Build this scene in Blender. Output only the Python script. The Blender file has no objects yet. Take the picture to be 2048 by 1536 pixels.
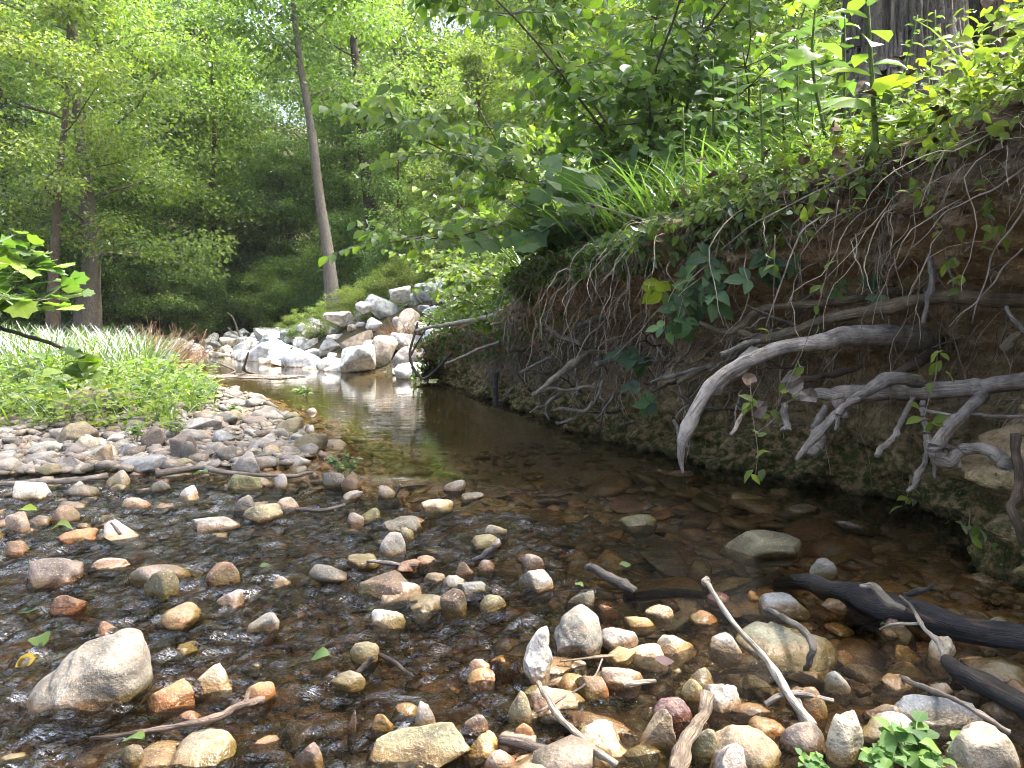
import bpy, bmesh, math, random
import numpy as np
from mathutils import Vector, Matrix

R = math.radians
rng = np.random.default_rng(7)
random.seed(7)
sc = bpy.context.scene
col = sc.collection

# ------------------------------------------------------------------ camera, sky, sun, exposure
CAM_H, PITCH, FPX = 0.9, R(5.15), 1420.0          # photograph is 2048 px wide
cam_d = bpy.data.cameras.new('camera')
cam_d.sensor_width = 36.0
cam_d.lens = FPX / 2048 * 36.0
cam_d.clip_start, cam_d.clip_end = 0.05, 600
cam = bpy.data.objects.new('camera', cam_d)
cam.location = (0, 0, CAM_H)
cam.rotation_euler = (R(90) - PITCH, 0, 0)
col.objects.link(cam)
sc.camera = cam

SUN_AZ, SUN_EL = R(74), R(62)                      # azimuth to the right of straight ahead
w = bpy.data.worlds.new('World'); sc.world = w; w.use_nodes = True
nt = w.node_tree
sky = nt.nodes.new('ShaderNodeTexSky')
sky.sky_type = 'NISHITA'; sky.sun_disc = False
sky.sun_elevation = SUN_EL; sky.sun_rotation = SUN_AZ
sky.air_density = 1.0; sky.dust_density = 9.0; sky.ozone_density = 0.6
bg = nt.nodes['Background']; bg.inputs['Strength'].default_value = 0.15
nt.links.new(sky.outputs[0], bg.inputs[0])
sd = bpy.data.lights.new('sun', 'SUN'); sd.energy = 2.1; sd.angle = R(5); sd.color = (1.0, 0.965, 0.90)
so = bpy.data.objects.new('sun', sd); col.objects.link(so)
sun_dir = Vector((math.sin(SUN_AZ)*math.cos(SUN_EL), math.cos(SUN_AZ)*math.cos(SUN_EL), math.sin(SUN_EL)))
so.rotation_euler = (-sun_dir).to_track_quat('-Z', 'Y').to_euler()
so.location = (10, 10, 30)
sc.view_settings.view_transform = 'Standard'; sc.view_settings.look = 'None'
sc.view_settings.exposure = 2.45; sc.view_settings.gamma = 1.0; sc.view_settings.use_curve_mapping = False
cy = sc.cycles
cy.max_bounces = 7; cy.diffuse_bounces = 4; cy.glossy_bounces = 3; cy.transmission_bounces = 5
cy.transparent_max_bounces = 8; cy.caustics_reflective = False; cy.caustics_refractive = False
cy.sample_clamp_indirect = 8.0; cy.filter_width = 1.05
try: cy.use_denoising = True
except Exception: pass

# ------------------------------------------------------------------ pixel -> world helpers
_cf, _sf = math.cos(PITCH), math.sin(PITCH)
def ray(px, py):
    a, b = (px-1024)/FPX, (768-py)/FPX
    return np.array([a, _cf + b*_sf, -_sf + b*_cf])
def at_z(px, py, z=0.0):
    d = ray(px, py); t = (z-CAM_H)/d[2]
    return np.array([d[0]*t, d[1]*t, z])
def at_y(px, py, Y):
    d = ray(px, py); t = Y/d[1]
    return np.array([d[0]*t, Y, CAM_H + d[2]*t])
def in_view(p, m=60):
    """boolean per point: inside the picture plus a margin"""
    p = np.atleast_2d(p); rel = p - np.array([0, 0, CAM_H])
    f = rel[:, 1]*_cf - rel[:, 2]*_sf; u = rel[:, 1]*_sf + rel[:, 2]*_cf
    f = np.maximum(f, 1e-3)
    x = 1024 + FPX*rel[:, 0]/f; y = 768 - FPX*u/f
    return (x > -m) & (x < 2048+m) & (y > -m) & (y < 1536+m) & (rel[:, 1] > 0.3)

# ------------------------------------------------------------------ numpy noise
def _h(i, j, k, s):
    n = (i*374761393 + j*668265263 + k*1274126177 + s*974634777) & 0xffffffff
    n = ((n ^ (n >> 13)) * 1274126177) & 0xffffffff
    n = ((n ^ (n >> 16)) * 2246822519) & 0xffffffff
    return ((n ^ (n >> 15)) & 0xffffff) / float(0xffffff)
def vnoise(p, s=0):
    p = np.asarray(p, float)
    i = np.floor(p).astype(np.int64); f = p - i; f = f*f*f*(f*(f*6-15)+10)
    x, y, z = i[..., 0], i[..., 1], i[..., 2]
    fx, fy, fz = f[..., 0], f[..., 1], f[..., 2]
    def L(a, b, t): return a + (b-a)*t
    a = L(L(_h(x,y,z,s), _h(x+1,y,z,s), fx), L(_h(x,y+1,z,s), _h(x+1,y+1,z,s), fx), fy)
    b = L(L(_h(x,y,z+1,s), _h(x+1,y,z+1,s), fx), L(_h(x,y+1,z+1,s), _h(x+1,y+1,z+1,s), fx), fy)
    return L(a, b, fz)*2 - 1
def fbm(p, o=3, s=0, g=0.5):
    p = np.asarray(p, float); r = 0; a = 1.0
    for k in range(o):
        r = r + a*vnoise(p*(2.03**k) + k*17.3, s+k); a *= g
    return r
def sstep(a, b, x):
    t = np.clip((x-a)/(b-a), 0, 1); return t*t*(3-2*t)
def norm(v):
    return v/np.maximum(np.linalg.norm(v, axis=-1, keepdims=True), 1e-9)

# ------------------------------------------------------------------ mesh helpers
class MB:
    """collects vertices and faces (tris and quads), builds ONE mesh"""
    def __init__(s): s.v, s.t, s.q, s.n = [], [], [], 0
    def add(s, v, f):
        v = np.asarray(v, np.float32)
        for part in (f if isinstance(f, (list, tuple)) else [f]):
            part = np.asarray(part, np.int64)
            if part.size: (s.t if part.shape[1] == 3 else s.q).append(part + s.n)
        s.v.append(v); s.n += len(v); return s
    def mesh(s, name, mat=None, off=None, smooth=True):
        v = np.concatenate(s.v) if s.v else np.zeros((0, 3), np.float32)
        if off is not None: v = v - np.asarray(off, np.float32)
        t = np.concatenate(s.t) if s.t else np.zeros((0, 3), np.int64)
        q = np.concatenate(s.q) if s.q else np.zeros((0, 4), np.int64)
        me = bpy.data.meshes.new(name)
        me.vertices.add(len(v)); me.vertices.foreach_set('co', v.astype(np.float32).ravel())
        lv = np.concatenate([t.ravel(), q.ravel()]).astype(np.int32)
        me.loops.add(len(lv)); me.loops.foreach_set('vertex_index', lv)
        ls = np.concatenate([np.arange(len(t))*3, len(t)*3 + np.arange(len(q))*4]).astype(np.int32)
        me.polygons.add(len(ls)); me.polygons.foreach_set('loop_start', ls)
        me.polygons.foreach_set('use_smooth', np.full(len(ls), smooth))
        me.update(calc_edges=True)
        if mat: me.materials.append(mat)
        return me
def link(name, me, loc=(0,0,0), parent=None, color=None):
    o = bpy.data.objects.new(name, me); col.objects.link(o); o.location = loc
    if parent: o.parent = parent
    if color is not None: o.color = (*color[:3], 1)
    return o
def tag(o, label=None, cat=None, group=None, kind=None):
    if label: o['label'] = label
    if cat: o['category'] = cat
    if group: o['group'] = group
    if kind: o['kind'] = kind
    return o
def empty(name, loc, label, cat, group=None):
    o = bpy.data.objects.new(name, None); o.empty_display_size = 0.1
    col.objects.link(o); o.location = loc
    return tag(o, label, cat, group)
def inst(tv, tf, M, T):
    """template (verts, faces) copied by matrices M (k,3,3) and offsets T (k,3) -> verts, faces list"""
    k, n = len(M), len(tv)
    v = np.einsum('kij,nj->kni', M, tv) + T[:, None, :]
    fs = []
    for f in (tf if isinstance(tf, (list, tuple)) else [tf]):
        f = np.asarray(f)
        if f.size: fs.append((f[None] + (np.arange(k)*n)[:, None, None]).reshape(-1, f.shape[1]))
    return v.reshape(-1, 3), fs
def frames(along, nrm, scale):
    y = norm(along); x = norm(np.cross(y, nrm)); z = np.cross(x, y)
    sc_ = np.asarray(scale).reshape(-1, 1, 1) if np.ndim(scale) else scale
    return np.stack([x, y, z], axis=-1) * sc_
def tube(P, rad, sides=6, cap=True, lump=0.0, seed=0):
    P = np.asarray(P, float); n = len(P); rad = np.broadcast_to(np.asarray(rad, float), (n,))
    T = np.gradient(P, axis=0); T = norm(T)
    ref = np.array([0.13, 0.31, 0.94]) if abs(T[:, 2]).mean() < 0.8 else np.array([0.94, 0.31, 0.13])
    X = norm(np.cross(T, ref)); Y = np.cross(T, X)
    a = np.arange(sides)*2*math.pi/sides
    r = rad[:, None]*np.ones(sides)
    V = P[:, None] + (X[:, None]*np.cos(a)[None, :, None] + Y[:, None]*np.sin(a)[None, :, None])*r[..., None]
    if lump:
        d = fbm(V*np.array([1, 1, 1.])/max(rad.max()*1.6, 1e-4), 3, seed)
        V = P[:, None] + (V-P[:, None])*(1+lump*d)[..., None]
    i = np.arange(n-1)[:, None]*sides; j = np.arange(sides)[None]; j2 = (j+1) % sides
    q = np.stack([i+j, i+j2, i+sides+j2, i+sides+j], -1).reshape(-1, 4)
    v = V.reshape(-1, 3); t = np.zeros((0, 3), int)
    if cap:
        v = np.vstack([v, P[0], P[-1]]); c0, c1 = n*sides, n*sides+1
        jj = np.arange(sides); t = np.vstack([np.stack([jj*0+c0, (jj+1) % sides, jj], -1),
                                              np.stack([jj*0+c1, (n-1)*sides+jj, (n-1)*sides+(jj+1) % sides], -1)])
    return v, [t, q]
def add_grain(me, tubes):
    """(points, rings, sides, radii) of every tube in order -> a lengthwise coordinate for the wood grain"""
    A = []
    for P, r, sides, cap, nv in tubes:
        L = np.concatenate([[0], np.cumsum(np.linalg.norm(np.diff(P, axis=0), axis=1))]); a = np.arange(sides)*2*math.pi/sides
        g_ = np.stack([np.outer(r, np.cos(a)), np.outer(r, np.sin(a)), np.repeat(L[:, None], sides, 1)], -1).reshape(-1, 3)
        A.append(np.vstack([g_, np.zeros((nv-len(g_), 3))]))
    at = me.attributes.new('grain', 'FLOAT_VECTOR', 'POINT'); at.data.foreach_set('vector', np.concatenate(A).astype(np.float32).ravel()); return me
def fibre(P, r, sides, lump, seed):
    """a tube with lengthwise ridges, knots and an uneven section"""
    n = len(P); L = np.concatenate([[0], np.cumsum(np.linalg.norm(np.diff(P, axis=0), axis=1))]); rm = float(np.max(r)); a = np.arange(sides)*2*math.pi/sides
    kn = 1 + .16*vnoise(np.stack([L/rm*.22, 0*L, 0*L], -1), seed+2) + .22*np.maximum(vnoise(np.stack([L/rm*.5, 0*L+7, 0*L], -1), seed+3)-.45, 0)/.55
    v, f = tube(P, r*kn, sides, True)
    q = np.stack([np.tile(np.cos(a), n)*1.5, np.tile(np.sin(a), n)*1.5, np.repeat(L/rm*.30, sides)], -1)
    d = lump*(1.1*fbm(q, 3, seed) + .55*fbm(q*np.array([2.6, 2.6, 1.2]), 2, seed+4)); c = np.repeat(P, sides, 0)
    v[:n*sides] = c + (v[:n*sides]-c)*(1+d)[:, None]
    return v, f, (np.asarray(P), r*kn, sides, True, len(v))
def smooth_path(P, n):
    """Catmull-Rom through the points, n samples"""
    P = np.asarray(P, float)
    if len(P) < 3:
        t = np.linspace(0, 1, n)[:, None]; return P[0]*(1-t)+P[-1]*t
    Q = np.vstack([2*P[0]-P[1], P, 2*P[-1]-P[-2]])
    u = np.linspace(0, len(P)-1-1e-6, n); k = u.astype(int); t = (u-k)[:, None]
    a, b, c, d = Q[k], Q[k+1], Q[k+2], Q[k+3]
    return 0.5*((2*b) + (-a+c)*t + (2*a-5*b+4*c-d)*t*t + (-a+3*b-3*c+d)*t**3)

# ------------------------------------------------------------------ materials
def new_mat(name):
    m = bpy.data.materials.new(name); m.use_nodes = True
    t = m.node_tree; t.nodes.clear()
    return m, t, t.nodes, t.links
class G:
    """tiny node-graph helper"""
    def __init__(s, name): s.m, s.t, s.n, s.l = new_mat(name)
    def node(s, typ, ins={}, **kw):
        nd = s.n.new(typ)
        for k, v in kw.items(): setattr(nd, k, v)
        for k, v in ins.items():
            if isinstance(v, bpy.types.NodeSocket): s.l.new(v, nd.inputs[k])
            else: nd.inputs[k].default_value = v
        return nd
    def math(s, op, a, b=0.0, c=None, clamp=False):
        nd = s.n.new('ShaderNodeMath'); nd.operation = op; nd.use_clamp = clamp
        for i, v in enumerate((a, b) if c is None else (a, b, c)):
            if isinstance(v, bpy.types.NodeSocket): s.l.new(v, nd.inputs[i])
            else: nd.inputs[i].default_value = v
        return nd.outputs[0]
    def mix(s, f, a, b, mode='MIX'):
        nd = s.n.new('ShaderNodeMix'); nd.data_type = 'RGBA'; nd.blend_type = mode
        for k, v in ((0, f), (6, a), (7, b)):
            if isinstance(v, bpy.types.NodeSocket): s.l.new(v, nd.inputs[k])
            else: nd.inputs[k].default_value = v if k == 0 else (*v[:3], 1)
        return nd.outputs[2]
    def noise(s, vec, scale, detail=3, rough=0.55, dist=0.0):
        nd = s.node('ShaderNodeTexNoise', {'Scale': scale, 'Detail': detail, 'Roughness': rough, 'Distortion': dist})
        if vec is not None: s.l.new(vec, nd.inputs['Vector'])
        return nd.outputs[0]
    def ramp(s, f, stops):
        nd = s.n.new('ShaderNodeValToRGB'); e = nd.color_ramp.elements
        while len(e) < len(stops): e.new(0.5)
        for el, (p, c) in zip(e, stops):
            el.position = p; el.color = (*c, 1) if len(c) == 3 else c
        s.l.new(f, nd.inputs[0]); return nd.outputs[0]
    def mapr(s, v, a, b, c, d):
        nd = s.node('ShaderNodeMapRange', {'From Min': a, 'From Max': b, 'To Min': c, 'To Max': d}); nd.interpolation_type = 'SMOOTHSTEP'
        s.l.new(v, nd.inputs[0]); return nd.outputs[0]
    def scale_vec(s, vec, xyz):
        nd = s.node('ShaderNodeMapping', {'Scale': xyz}); s.l.new(vec, nd.inputs[0]); return nd.outputs[0]
    def bump(s, h, strength, dist):
        nd = s.node('ShaderNodeBump', {'Strength': strength, 'Distance': dist}); s.l.new(h, nd.inputs['Height']); return nd.outputs[0]
    def out(s, sh): s.l.new(sh, s.node('ShaderNodeOutputMaterial').inputs[0]); return s.m
    def pbsdf(s, color, rough=0.7, normal=None, spec=0.4):
        nd = s.node('ShaderNodeBsdfPrincipled', {'Base Color': color if isinstance(color, bpy.types.NodeSocket) else (*color, 1), 'Roughness': rough, 'Specular IOR Level': spec})
        if normal is not None: s.l.new(normal, nd.inputs['Normal'])
        return nd.outputs[0]

def mat_leaf():
    g = G('leaf'); oi = g.node('ShaderNodeObjectInfo'); geo = g.node('ShaderNodeNewGeometry')
    r = g.math('FRACT', g.math('ADD', geo.outputs['Random Per Island'], oi.outputs['Random']))
    pn = g.noise(geo.outputs['Position'], 0.9, 2)
    val = g.math('MULTIPLY_ADD', r, 0.75, 0.62)
    hsv = g.node('ShaderNodeHueSaturation', {'Hue': g.math('MULTIPLY_ADD', g.math('SUBTRACT', pn, r), 0.05, 0.5), 'Saturation': g.math('MULTIPLY_ADD', r, 0.25, 0.85), 'Value': val, 'Color': oi.outputs['Color']})
    lv = g.node('ShaderNodeSeparateXYZ', {0: g.node('ShaderNodeAttribute', attribute_name='leaf_uv').outputs['Vector']}); ax = g.math('ABSOLUTE', lv.outputs[0]); ay = lv.outputs[1]
    midr = g.mapr(ax, 0.006, 0.022, 1, 0)
    lat = g.math('ABSOLUTE', g.math('SUBTRACT', g.math('FRACT', g.math('MULTIPLY', g.math('SUBTRACT', ay, g.math('MULTIPLY', ax, 0.9)), 8.0)), 0.5))
    vein = g.math('MULTIPLY', g.math('MAXIMUM', midr, g.math('MULTIPLY', g.mapr(lat, 0.0, 0.10, 1, 0), 0.6)), g.mapr(ay, 0.0, 0.04, 0, 1))
    spot = g.mapr(g.noise(geo.outputs['Position'], 55, 2), 0.66, 0.74, 0, 0.6)
    c = g.mix(g.math('MULTIPLY', vein, 0.45), hsv.outputs[0], g.mix(1.0, hsv.outputs[0], (1.7, 1.5, 1.5), 'MULTIPLY'))
    c = g.mix(spot, c, (0.15, 0.12, 0.03))
    ct = g.mix(1.0, c, (1.75, 2.1, 0.8), 'MULTIPLY')
    d = g.node('ShaderNodeBsdfDiffuse', {'Color': c}); tr = g.node('ShaderNodeBsdfTranslucent', {'Color': ct})
    m1 = g.node('ShaderNodeMixShader', {0: 0.45}); g.l.new(d.outputs[0], m1.inputs[1]); g.l.new(tr.outputs[0], m1.inputs[2])
    gl = g.node('ShaderNodeBsdfGlossy', {'Color': (0.9, 0.95, 1, 1), 'Roughness': 0.55})
    fr = g.node('ShaderNodeFresnel', {'IOR': 1.38})
    m2 = g.node('ShaderNodeMixShader', {0: g.math('MULTIPLY', fr.outputs[0], 0.35)}); g.l.new(m1.outputs[0], m2.inputs[1]); g.l.new(gl.outputs[0], m2.inputs[2])
    return g.out(m2.outputs[0])

def mat_stone(name, island=False, palette=None, pale=1.0):
    g = G(name); oi = g.node('ShaderNodeObjectInfo'); geo = g.node('ShaderNodeNewGeometry'); tc = g.node('ShaderNodeTexCoord')
    pos = geo.outputs['Position']
    if island:
        base = g.ramp(geo.outputs['Random Per Island'], palette)
    else:
        base = oi.outputs['Color']
    sh = g.node('ShaderNodeVectorMath', {0: pos, 1: oi.outputs['Location']}, operation='MULTIPLY_ADD'); sh.inputs[2].default_value = (0, 0, 0)
    off = g.node('ShaderNodeVectorMath', {0: pos}, operation='ADD'); g.l.new(oi.outputs['Random'], off.inputs[1])
    v = off.outputs[0]
    n1 = g.noise(v, 9, 4, 0.6, 0.6); n2 = g.noise(v, 70, 3, 0.65); n3 = g.noise(g.scale_vec(v, (12, 12, 60)), 1.0, 3, 0.6, 1.5)
    f1 = g.mapr(n1, 0.3, 0.7, 0.45, 1.25)
    c = g.mix(1.0, base, g.node('ShaderNodeCombineColor', {0: f1, 1: f1, 2: f1}).outputs[0], 'MULTIPLY')
    c = g.mix(g.mapr(n3, 0.5, 0.72, 0, 0.35*pale), c, (0.33, 0.20, 0.11))                         # ochre bands
    c = g.mix(g.mapr(n2, 0.54, 0.68, 0, 0.6*pale), c, (0.09, 0.085, 0.07))                           # dark specks
    n5 = g.noise(v, 160, 2, 0.6); c = g.mix(g.mapr(n5, 0.58, 0.72, 0, 0.45), c, (0.52, 0.49, 0.43)); c = g.mix(g.mapr(n5, 0.42, 0.30, 0, 0.55), c, (0.06, 0.055, 0.045))
    z = g.node('ShaderNodeSeparateXYZ', {0: pos}).outputs[2]
    wl = g.math('ADD', z, g.math('MULTIPLY', g.math('SUBTRACT', n1, 0.5), 0.05))
    wet = g.mapr(wl, 0.008, 0.030, 1, 0)
    # algae film just above and under the water line
    al = g.math('MULTIPLY', g.mapr(wl, 0.0, 0.06, 1, 0), g.mapr(g.noise(v, 5, 3), 0.48, 0.62, 0, 0.75))
    c = g.mix(al, c, (0.10, 0.10, 0.035))
    c = g.mix(wet, c, g.mix(1.0, c, (0.80, 0.60, 0.40), 'MULTIPLY'))
    rough = g.math('MULTIPLY_ADD', wet, -0.52, 0.78)
    h = g.math('ADD', g.math('MULTIPLY', n1, 0.9), g.math('ADD', g.math('MULTIPLY', n2, 0.22), g.math('MULTIPLY', n5, 0.12)))
    return g.out(g.pbsdf(c, rough, g.bump(h, 0.75, 0.02), 0.45))

def mat_wood(name, wetable=False):
    g = G(name); oi = g.node('ShaderNodeObjectInfo'); tc = g.node('ShaderNodeTexCoord'); geo = g.node('ShaderNodeNewGeometry')
    v = geo.outputs['Position']; tv = g.node('ShaderNodeAttribute', attribute_name='grain').outputs['Vector']
    n1 = g.noise(g.scale_vec(tv, (150, 150, 9)), 1.0, 4, 0.62, 1.2); n2 = g.noise(v, 14, 4, 0.6); n3 = g.noise(v, 220, 2, 0.6); n4 = g.noise(g.scale_vec(tv, (30, 30, 5)), 1.0, 3, 0.6, 0.8)
    f = g.mapr(n2, 0.3, 0.7, 0.5, 1.2)
    c = g.mix(1.0, oi.outputs['Color'], g.node('ShaderNodeCombineColor', {0: f, 1: f, 2: f}).outputs[0], 'MULTIPLY')
    c = g.mix(g.mapr(n1, 0.54, 0.68, 0, 0.6), c, (0.07, 0.052, 0.038))
    c = g.mix(g.mapr(n4, 0.54, 0.68, 0, 0.5), c, (0.16, 0.095, 0.06))
    z = g.node('ShaderNodeSeparateXYZ', {0: v}).outputs[2]
    wet = g.mapr(z, 0.0, 0.025, 1, 0)
    c = g.mix(wet, c, g.mix(1.0, c, (0.35, 0.3, 0.25), 'MULTIPLY'))
    h = g.math('ADD', g.math('MULTIPLY', n1, -1.2), g.math('ADD', n2, g.math('MULTIPLY', n3, 0.2)))
    return g.out(g.pbsdf(c, g.math('MULTIPLY_ADD', wet, -0.5, 0.8), g.bump(h, 1.0, 0.014), 0.35))

def mat_bark(name):
    g = G(name); oi = g.node('ShaderNodeObjectInfo'); tc = g.node('ShaderNodeTexCoord'); geo = g.node('ShaderNodeNewGeometry')
    v = tc.outputs['Object']
    n1 = g.noise(g.scale_vec(v, (24, 24, 7.0)), 1.0, 6, 0.7, 2.2); n2 = g.noise(v, 1.6, 3, 0.6); n3 = g.noise(v, 60, 3)
    c = g.mix(g.mapr(n1, 0.34, 0.62, 0.75, 0), oi.outputs['Color'], g.mix(1.0, oi.outputs['Color'], (0.35, 0.31, 0.27), 'MULTIPLY'))
    c = g.mix(g.mapr(n2, 0.5, 0.65, 0, 0.5), c, (0.16, 0.17, 0.12))
    h = g.math('ADD', n1, g.math('MULTIPLY', n3, 0.15))
    return g.out(g.pbsdf(c, 0.85, g.bump(h, 1.0, 0.05), 0.25))

def mat_plain(name, rough=0.8):
    g = G(name); oi = g.node('ShaderNodeObjectInfo'); geo = g.node('ShaderNodeNewGeometry')
    r = g.math('FRACT', g.math('ADD', geo.outputs['Random Per Island'], oi.outputs['Random']))
    f = g.math('MULTIPLY_ADD', r, 0.8, 0.6)
    n = g.noise(geo.outputs['Position'], 40, 3)
    f = g.math('MULTIPLY', f, g.mapr(n, 0.3, 0.7, 0.75, 1.2))
    c = g.mix(1.0, oi.outputs['Color'], g.node('ShaderNodeCombineColor', {0: f, 1: f, 2: f}).outputs[0], 'MULTIPLY')
    return g.out(g.pbsdf(c, rough, None, 0.3))

def mat_soil():
    g = G('bank_soil'); geo = g.node('ShaderNodeNewGeometry'); v = geo.outputs['Position']
    n1 = g.noise(v, 3.2, 5, 0.62, 0.4); n2 = g.noise(v, 22, 4, 0.65); n3 = g.noise(v, 90, 3, 0.6)
    c = g.ramp(n1, [(0.25, (0.18, 0.125, 0.07)), (0.45, (0.34, 0.235, 0.13)), (0.6, (0.44, 0.33, 0.185)), (0.78, (0.28, 0.205, 0.115))])
    c = g.mix(g.mapr(n2, 0.5, 0.75, 0, 0.6), c, (0.055, 0.04, 0.026))
    c = g.mix(g.mapr(n3, 0.58, 0.74, 0, 0.4), c, (0.27, 0.2, 0.13))
    z = g.node('ShaderNodeSeparateXYZ', {0: v}).outputs[2]
    zz = g.math('ADD', z, g.math('MULTIPLY', g.math('SUBTRACT', n1, 0.5), 0.7))
    ms = g.math('MULTIPLY', g.mapr(zz, 0.05, 0.7, 1, 0), g.mapr(n2, 0.36, 0.58, 0.0, 0.95))
    c = g.mix(ms, c, g.mix(n3, (0.035, 0.05, 0.012), (0.075, 0.10, 0.02)))                    # moss on the foot
    c = g.mix(g.mapr(zz, 1.15, 1.45, 0, 0.75), c, (0.05, 0.037, 0.026))                       # dark topsoil
    c = g.mix(g.mapr(zz, 0.0, 0.5, 0.9, 0), c, g.mix(1.0, c, (0.58, 0.54, 0.44), 'MULTIPLY'))     # damp foot
    wet = g.mapr(z, 0.0, 0.05, 1, 0)
    c = g.mix(wet, c, g.mix(1.0, c, (0.45, 0.42, 0.38), 'MULTIPLY'))
    h = g.math('ADD', n1, g.math('ADD', g.math('MULTIPLY', n2, 0.5), g.math('MULTIPLY', n3, 0.2)))
    return g.out(g.pbsdf(c, 0.9, g.bump(h, 1.0, 0.06), 0.2))

def mat_ground(name, stops, sc1=6, sc2=60, bd=0.03, rough=0.85):
    g = G(name); geo = g.node('ShaderNodeNewGeometry'); v = geo.outputs['Position']
    n1 = g.noise(v, sc1, 5, 0.65); n2 = g.noise(v, sc2, 4, 0.65)
    vo = g.node('ShaderNodeTexVoronoi', {'Vector': v, 'Scale': sc2*0.9, 'Randomness': 1.0})
    f = g.math('ADD', g.math('MULTIPLY', n1, 0.5), g.math('MULTIPLY', g.node('ShaderNodeSeparateColor', {0: vo.outputs['Color']}).outputs[0], 0.5))
    c = g.ramp(f, stops)
    c = g.mix(g.mapr(n2, 0.5, 0.75, 0, 0.5), c, (0.03, 0.022, 0.014))
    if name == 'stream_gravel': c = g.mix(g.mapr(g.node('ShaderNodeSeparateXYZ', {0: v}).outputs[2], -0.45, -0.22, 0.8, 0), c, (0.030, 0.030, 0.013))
    h = g.math('ADD', g.math('MULTIPLY', vo.outputs['Distance'], -0.8), n2)
    return g.out(g.pbsdf(c, rough, g.bump(h, 0.8, bd), 0.35))

def mat_water():
    g = G('stream_water'); geo = g.node('ShaderNodeNewGeometry'); v = geo.outputs['Position']
    at = g.node('ShaderNodeAttribute', attribute_name='riffle'); rf = at.outputs['Fac']
    rot = g.node('ShaderNodeMapping', {'Rotation': (0, 0, R(-14)), 'Scale': (26, 78, 26)}); g.l.new(v, rot.inputs[0])
    n1 = g.noise(rot.outputs[0], 1.0, 3, 0.55, 1.2)
    rot2 = g.node('ShaderNodeMapping', {'Rotation': (0, 0, R(18)), 'Scale': (80, 200, 80)}); g.l.new(v, rot2.inputs[0])
    n2 = g.noise(rot2.outputs[0], 1.0, 2, 0.5, 0.8)
    n3 = g.noise(g.scale_vec(v, (2.0, 9.0, 2.0)), 1.0, 3, 0.5, 0.4)
    h = g.math('ADD', g.math('MULTIPLY', g.math('ADD', n1, g.math('MULTIPLY', n2, 0.45)), g.math('MULTIPLY', rf, 1.0)), g.math('MULTIPLY', n3, 0.014))
    b = g.node('ShaderNodeBump', {'Strength': 1.0, 'Distance': 0.16}); g.l.new(h, b.inputs['Height'])
    fr = g.node('ShaderNodeFresnel', {'IOR': 1.333}); g.l.new(b.outputs[0], fr.inputs['Normal'])
    dp = g.node('ShaderNodeAttribute', attribute_name='depth').outputs['Fac']
    tr = g.node('ShaderNodeBsdfTransparent', {'Color': g.mix(g.mapr(dp, 0.02, 0.50, 0, 1), (0.94, 0.91, 0.80), (0.40, 0.42, 0.24))})
    gl = g.node('ShaderNodeBsdfGlossy', {'Color': (1, 1, 1, 1), 'Roughness': 0.015}); g.l.new(b.outputs[0], gl.inputs['Normal'])
    mx = g.node('ShaderNodeMixShader'); g.l.new(g.math('MULTIPLY', fr.outputs[0], 1.0, clamp=True), mx.inputs[0])
    g.l.new(tr.outputs[0], mx.inputs[1]); g.l.new(gl.outputs[0], mx.inputs[2])
    return g.out(mx.outputs[0])

PAL_BED = [(0.0, (0.15, 0.085, 0.04)), (0.2, (0.22, 0.135, 0.065)), (0.36, (0.11, 0.068, 0.04)), (0.5, (0.30, 0.19, 0.09)), (0.64, (0.14, 0.12, 0.07)), (0.78, (0.16, 0.095, 0.06)), (0.9, (0.33, 0.27, 0.18)), (1.0, (0.085, 0.075, 0.055))]
PAL_BAR = [(0.0, (0.20, 0.18, 0.155)), (0.2, (0.15, 0.135, 0.12)), (0.4, (0.24, 0.21, 0.165)), (0.55, (0.105, 0.10, 0.09)), (0.7, (0.21, 0.16, 0.12)), (0.85, (0.17, 0.165, 0.155)), (1.0, (0.28, 0.255, 0.215))]
M = dict(leaf=mat_leaf(), stone=mat_stone('river_stone'), rip=mat_stone('quarry_stone', pale=.35), bedpeb=mat_stone('bed_pebble', True, PAL_BED), barpeb=mat_stone('bar_pebble', True, PAL_BAR),
         wood=mat_wood('weathered_wood'), bark=mat_bark('tree_bark'), stem=mat_plain('plant_stem', 0.6), dead=mat_plain('dead_plant', 0.9), soil=mat_soil(), water=mat_water(),
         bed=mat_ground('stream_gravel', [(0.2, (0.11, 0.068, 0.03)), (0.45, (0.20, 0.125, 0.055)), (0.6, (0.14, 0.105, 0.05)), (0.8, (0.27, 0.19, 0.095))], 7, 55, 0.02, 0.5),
         bar=mat_ground('bar_gravel', [(0.2, (0.07, 0.058, 0.042)), (0.5, (0.14, 0.12, 0.092)), (0.8, (0.20, 0.175, 0.135))], 5, 45, 0.02),
         floor=mat_ground('forest_floor', [(0.2, (0.03, 0.028, 0.014)), (0.5, (0.07, 0.055, 0.03)), (0.8, (0.05, 0.065, 0.02))], 2, 25, 0.05))
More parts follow.
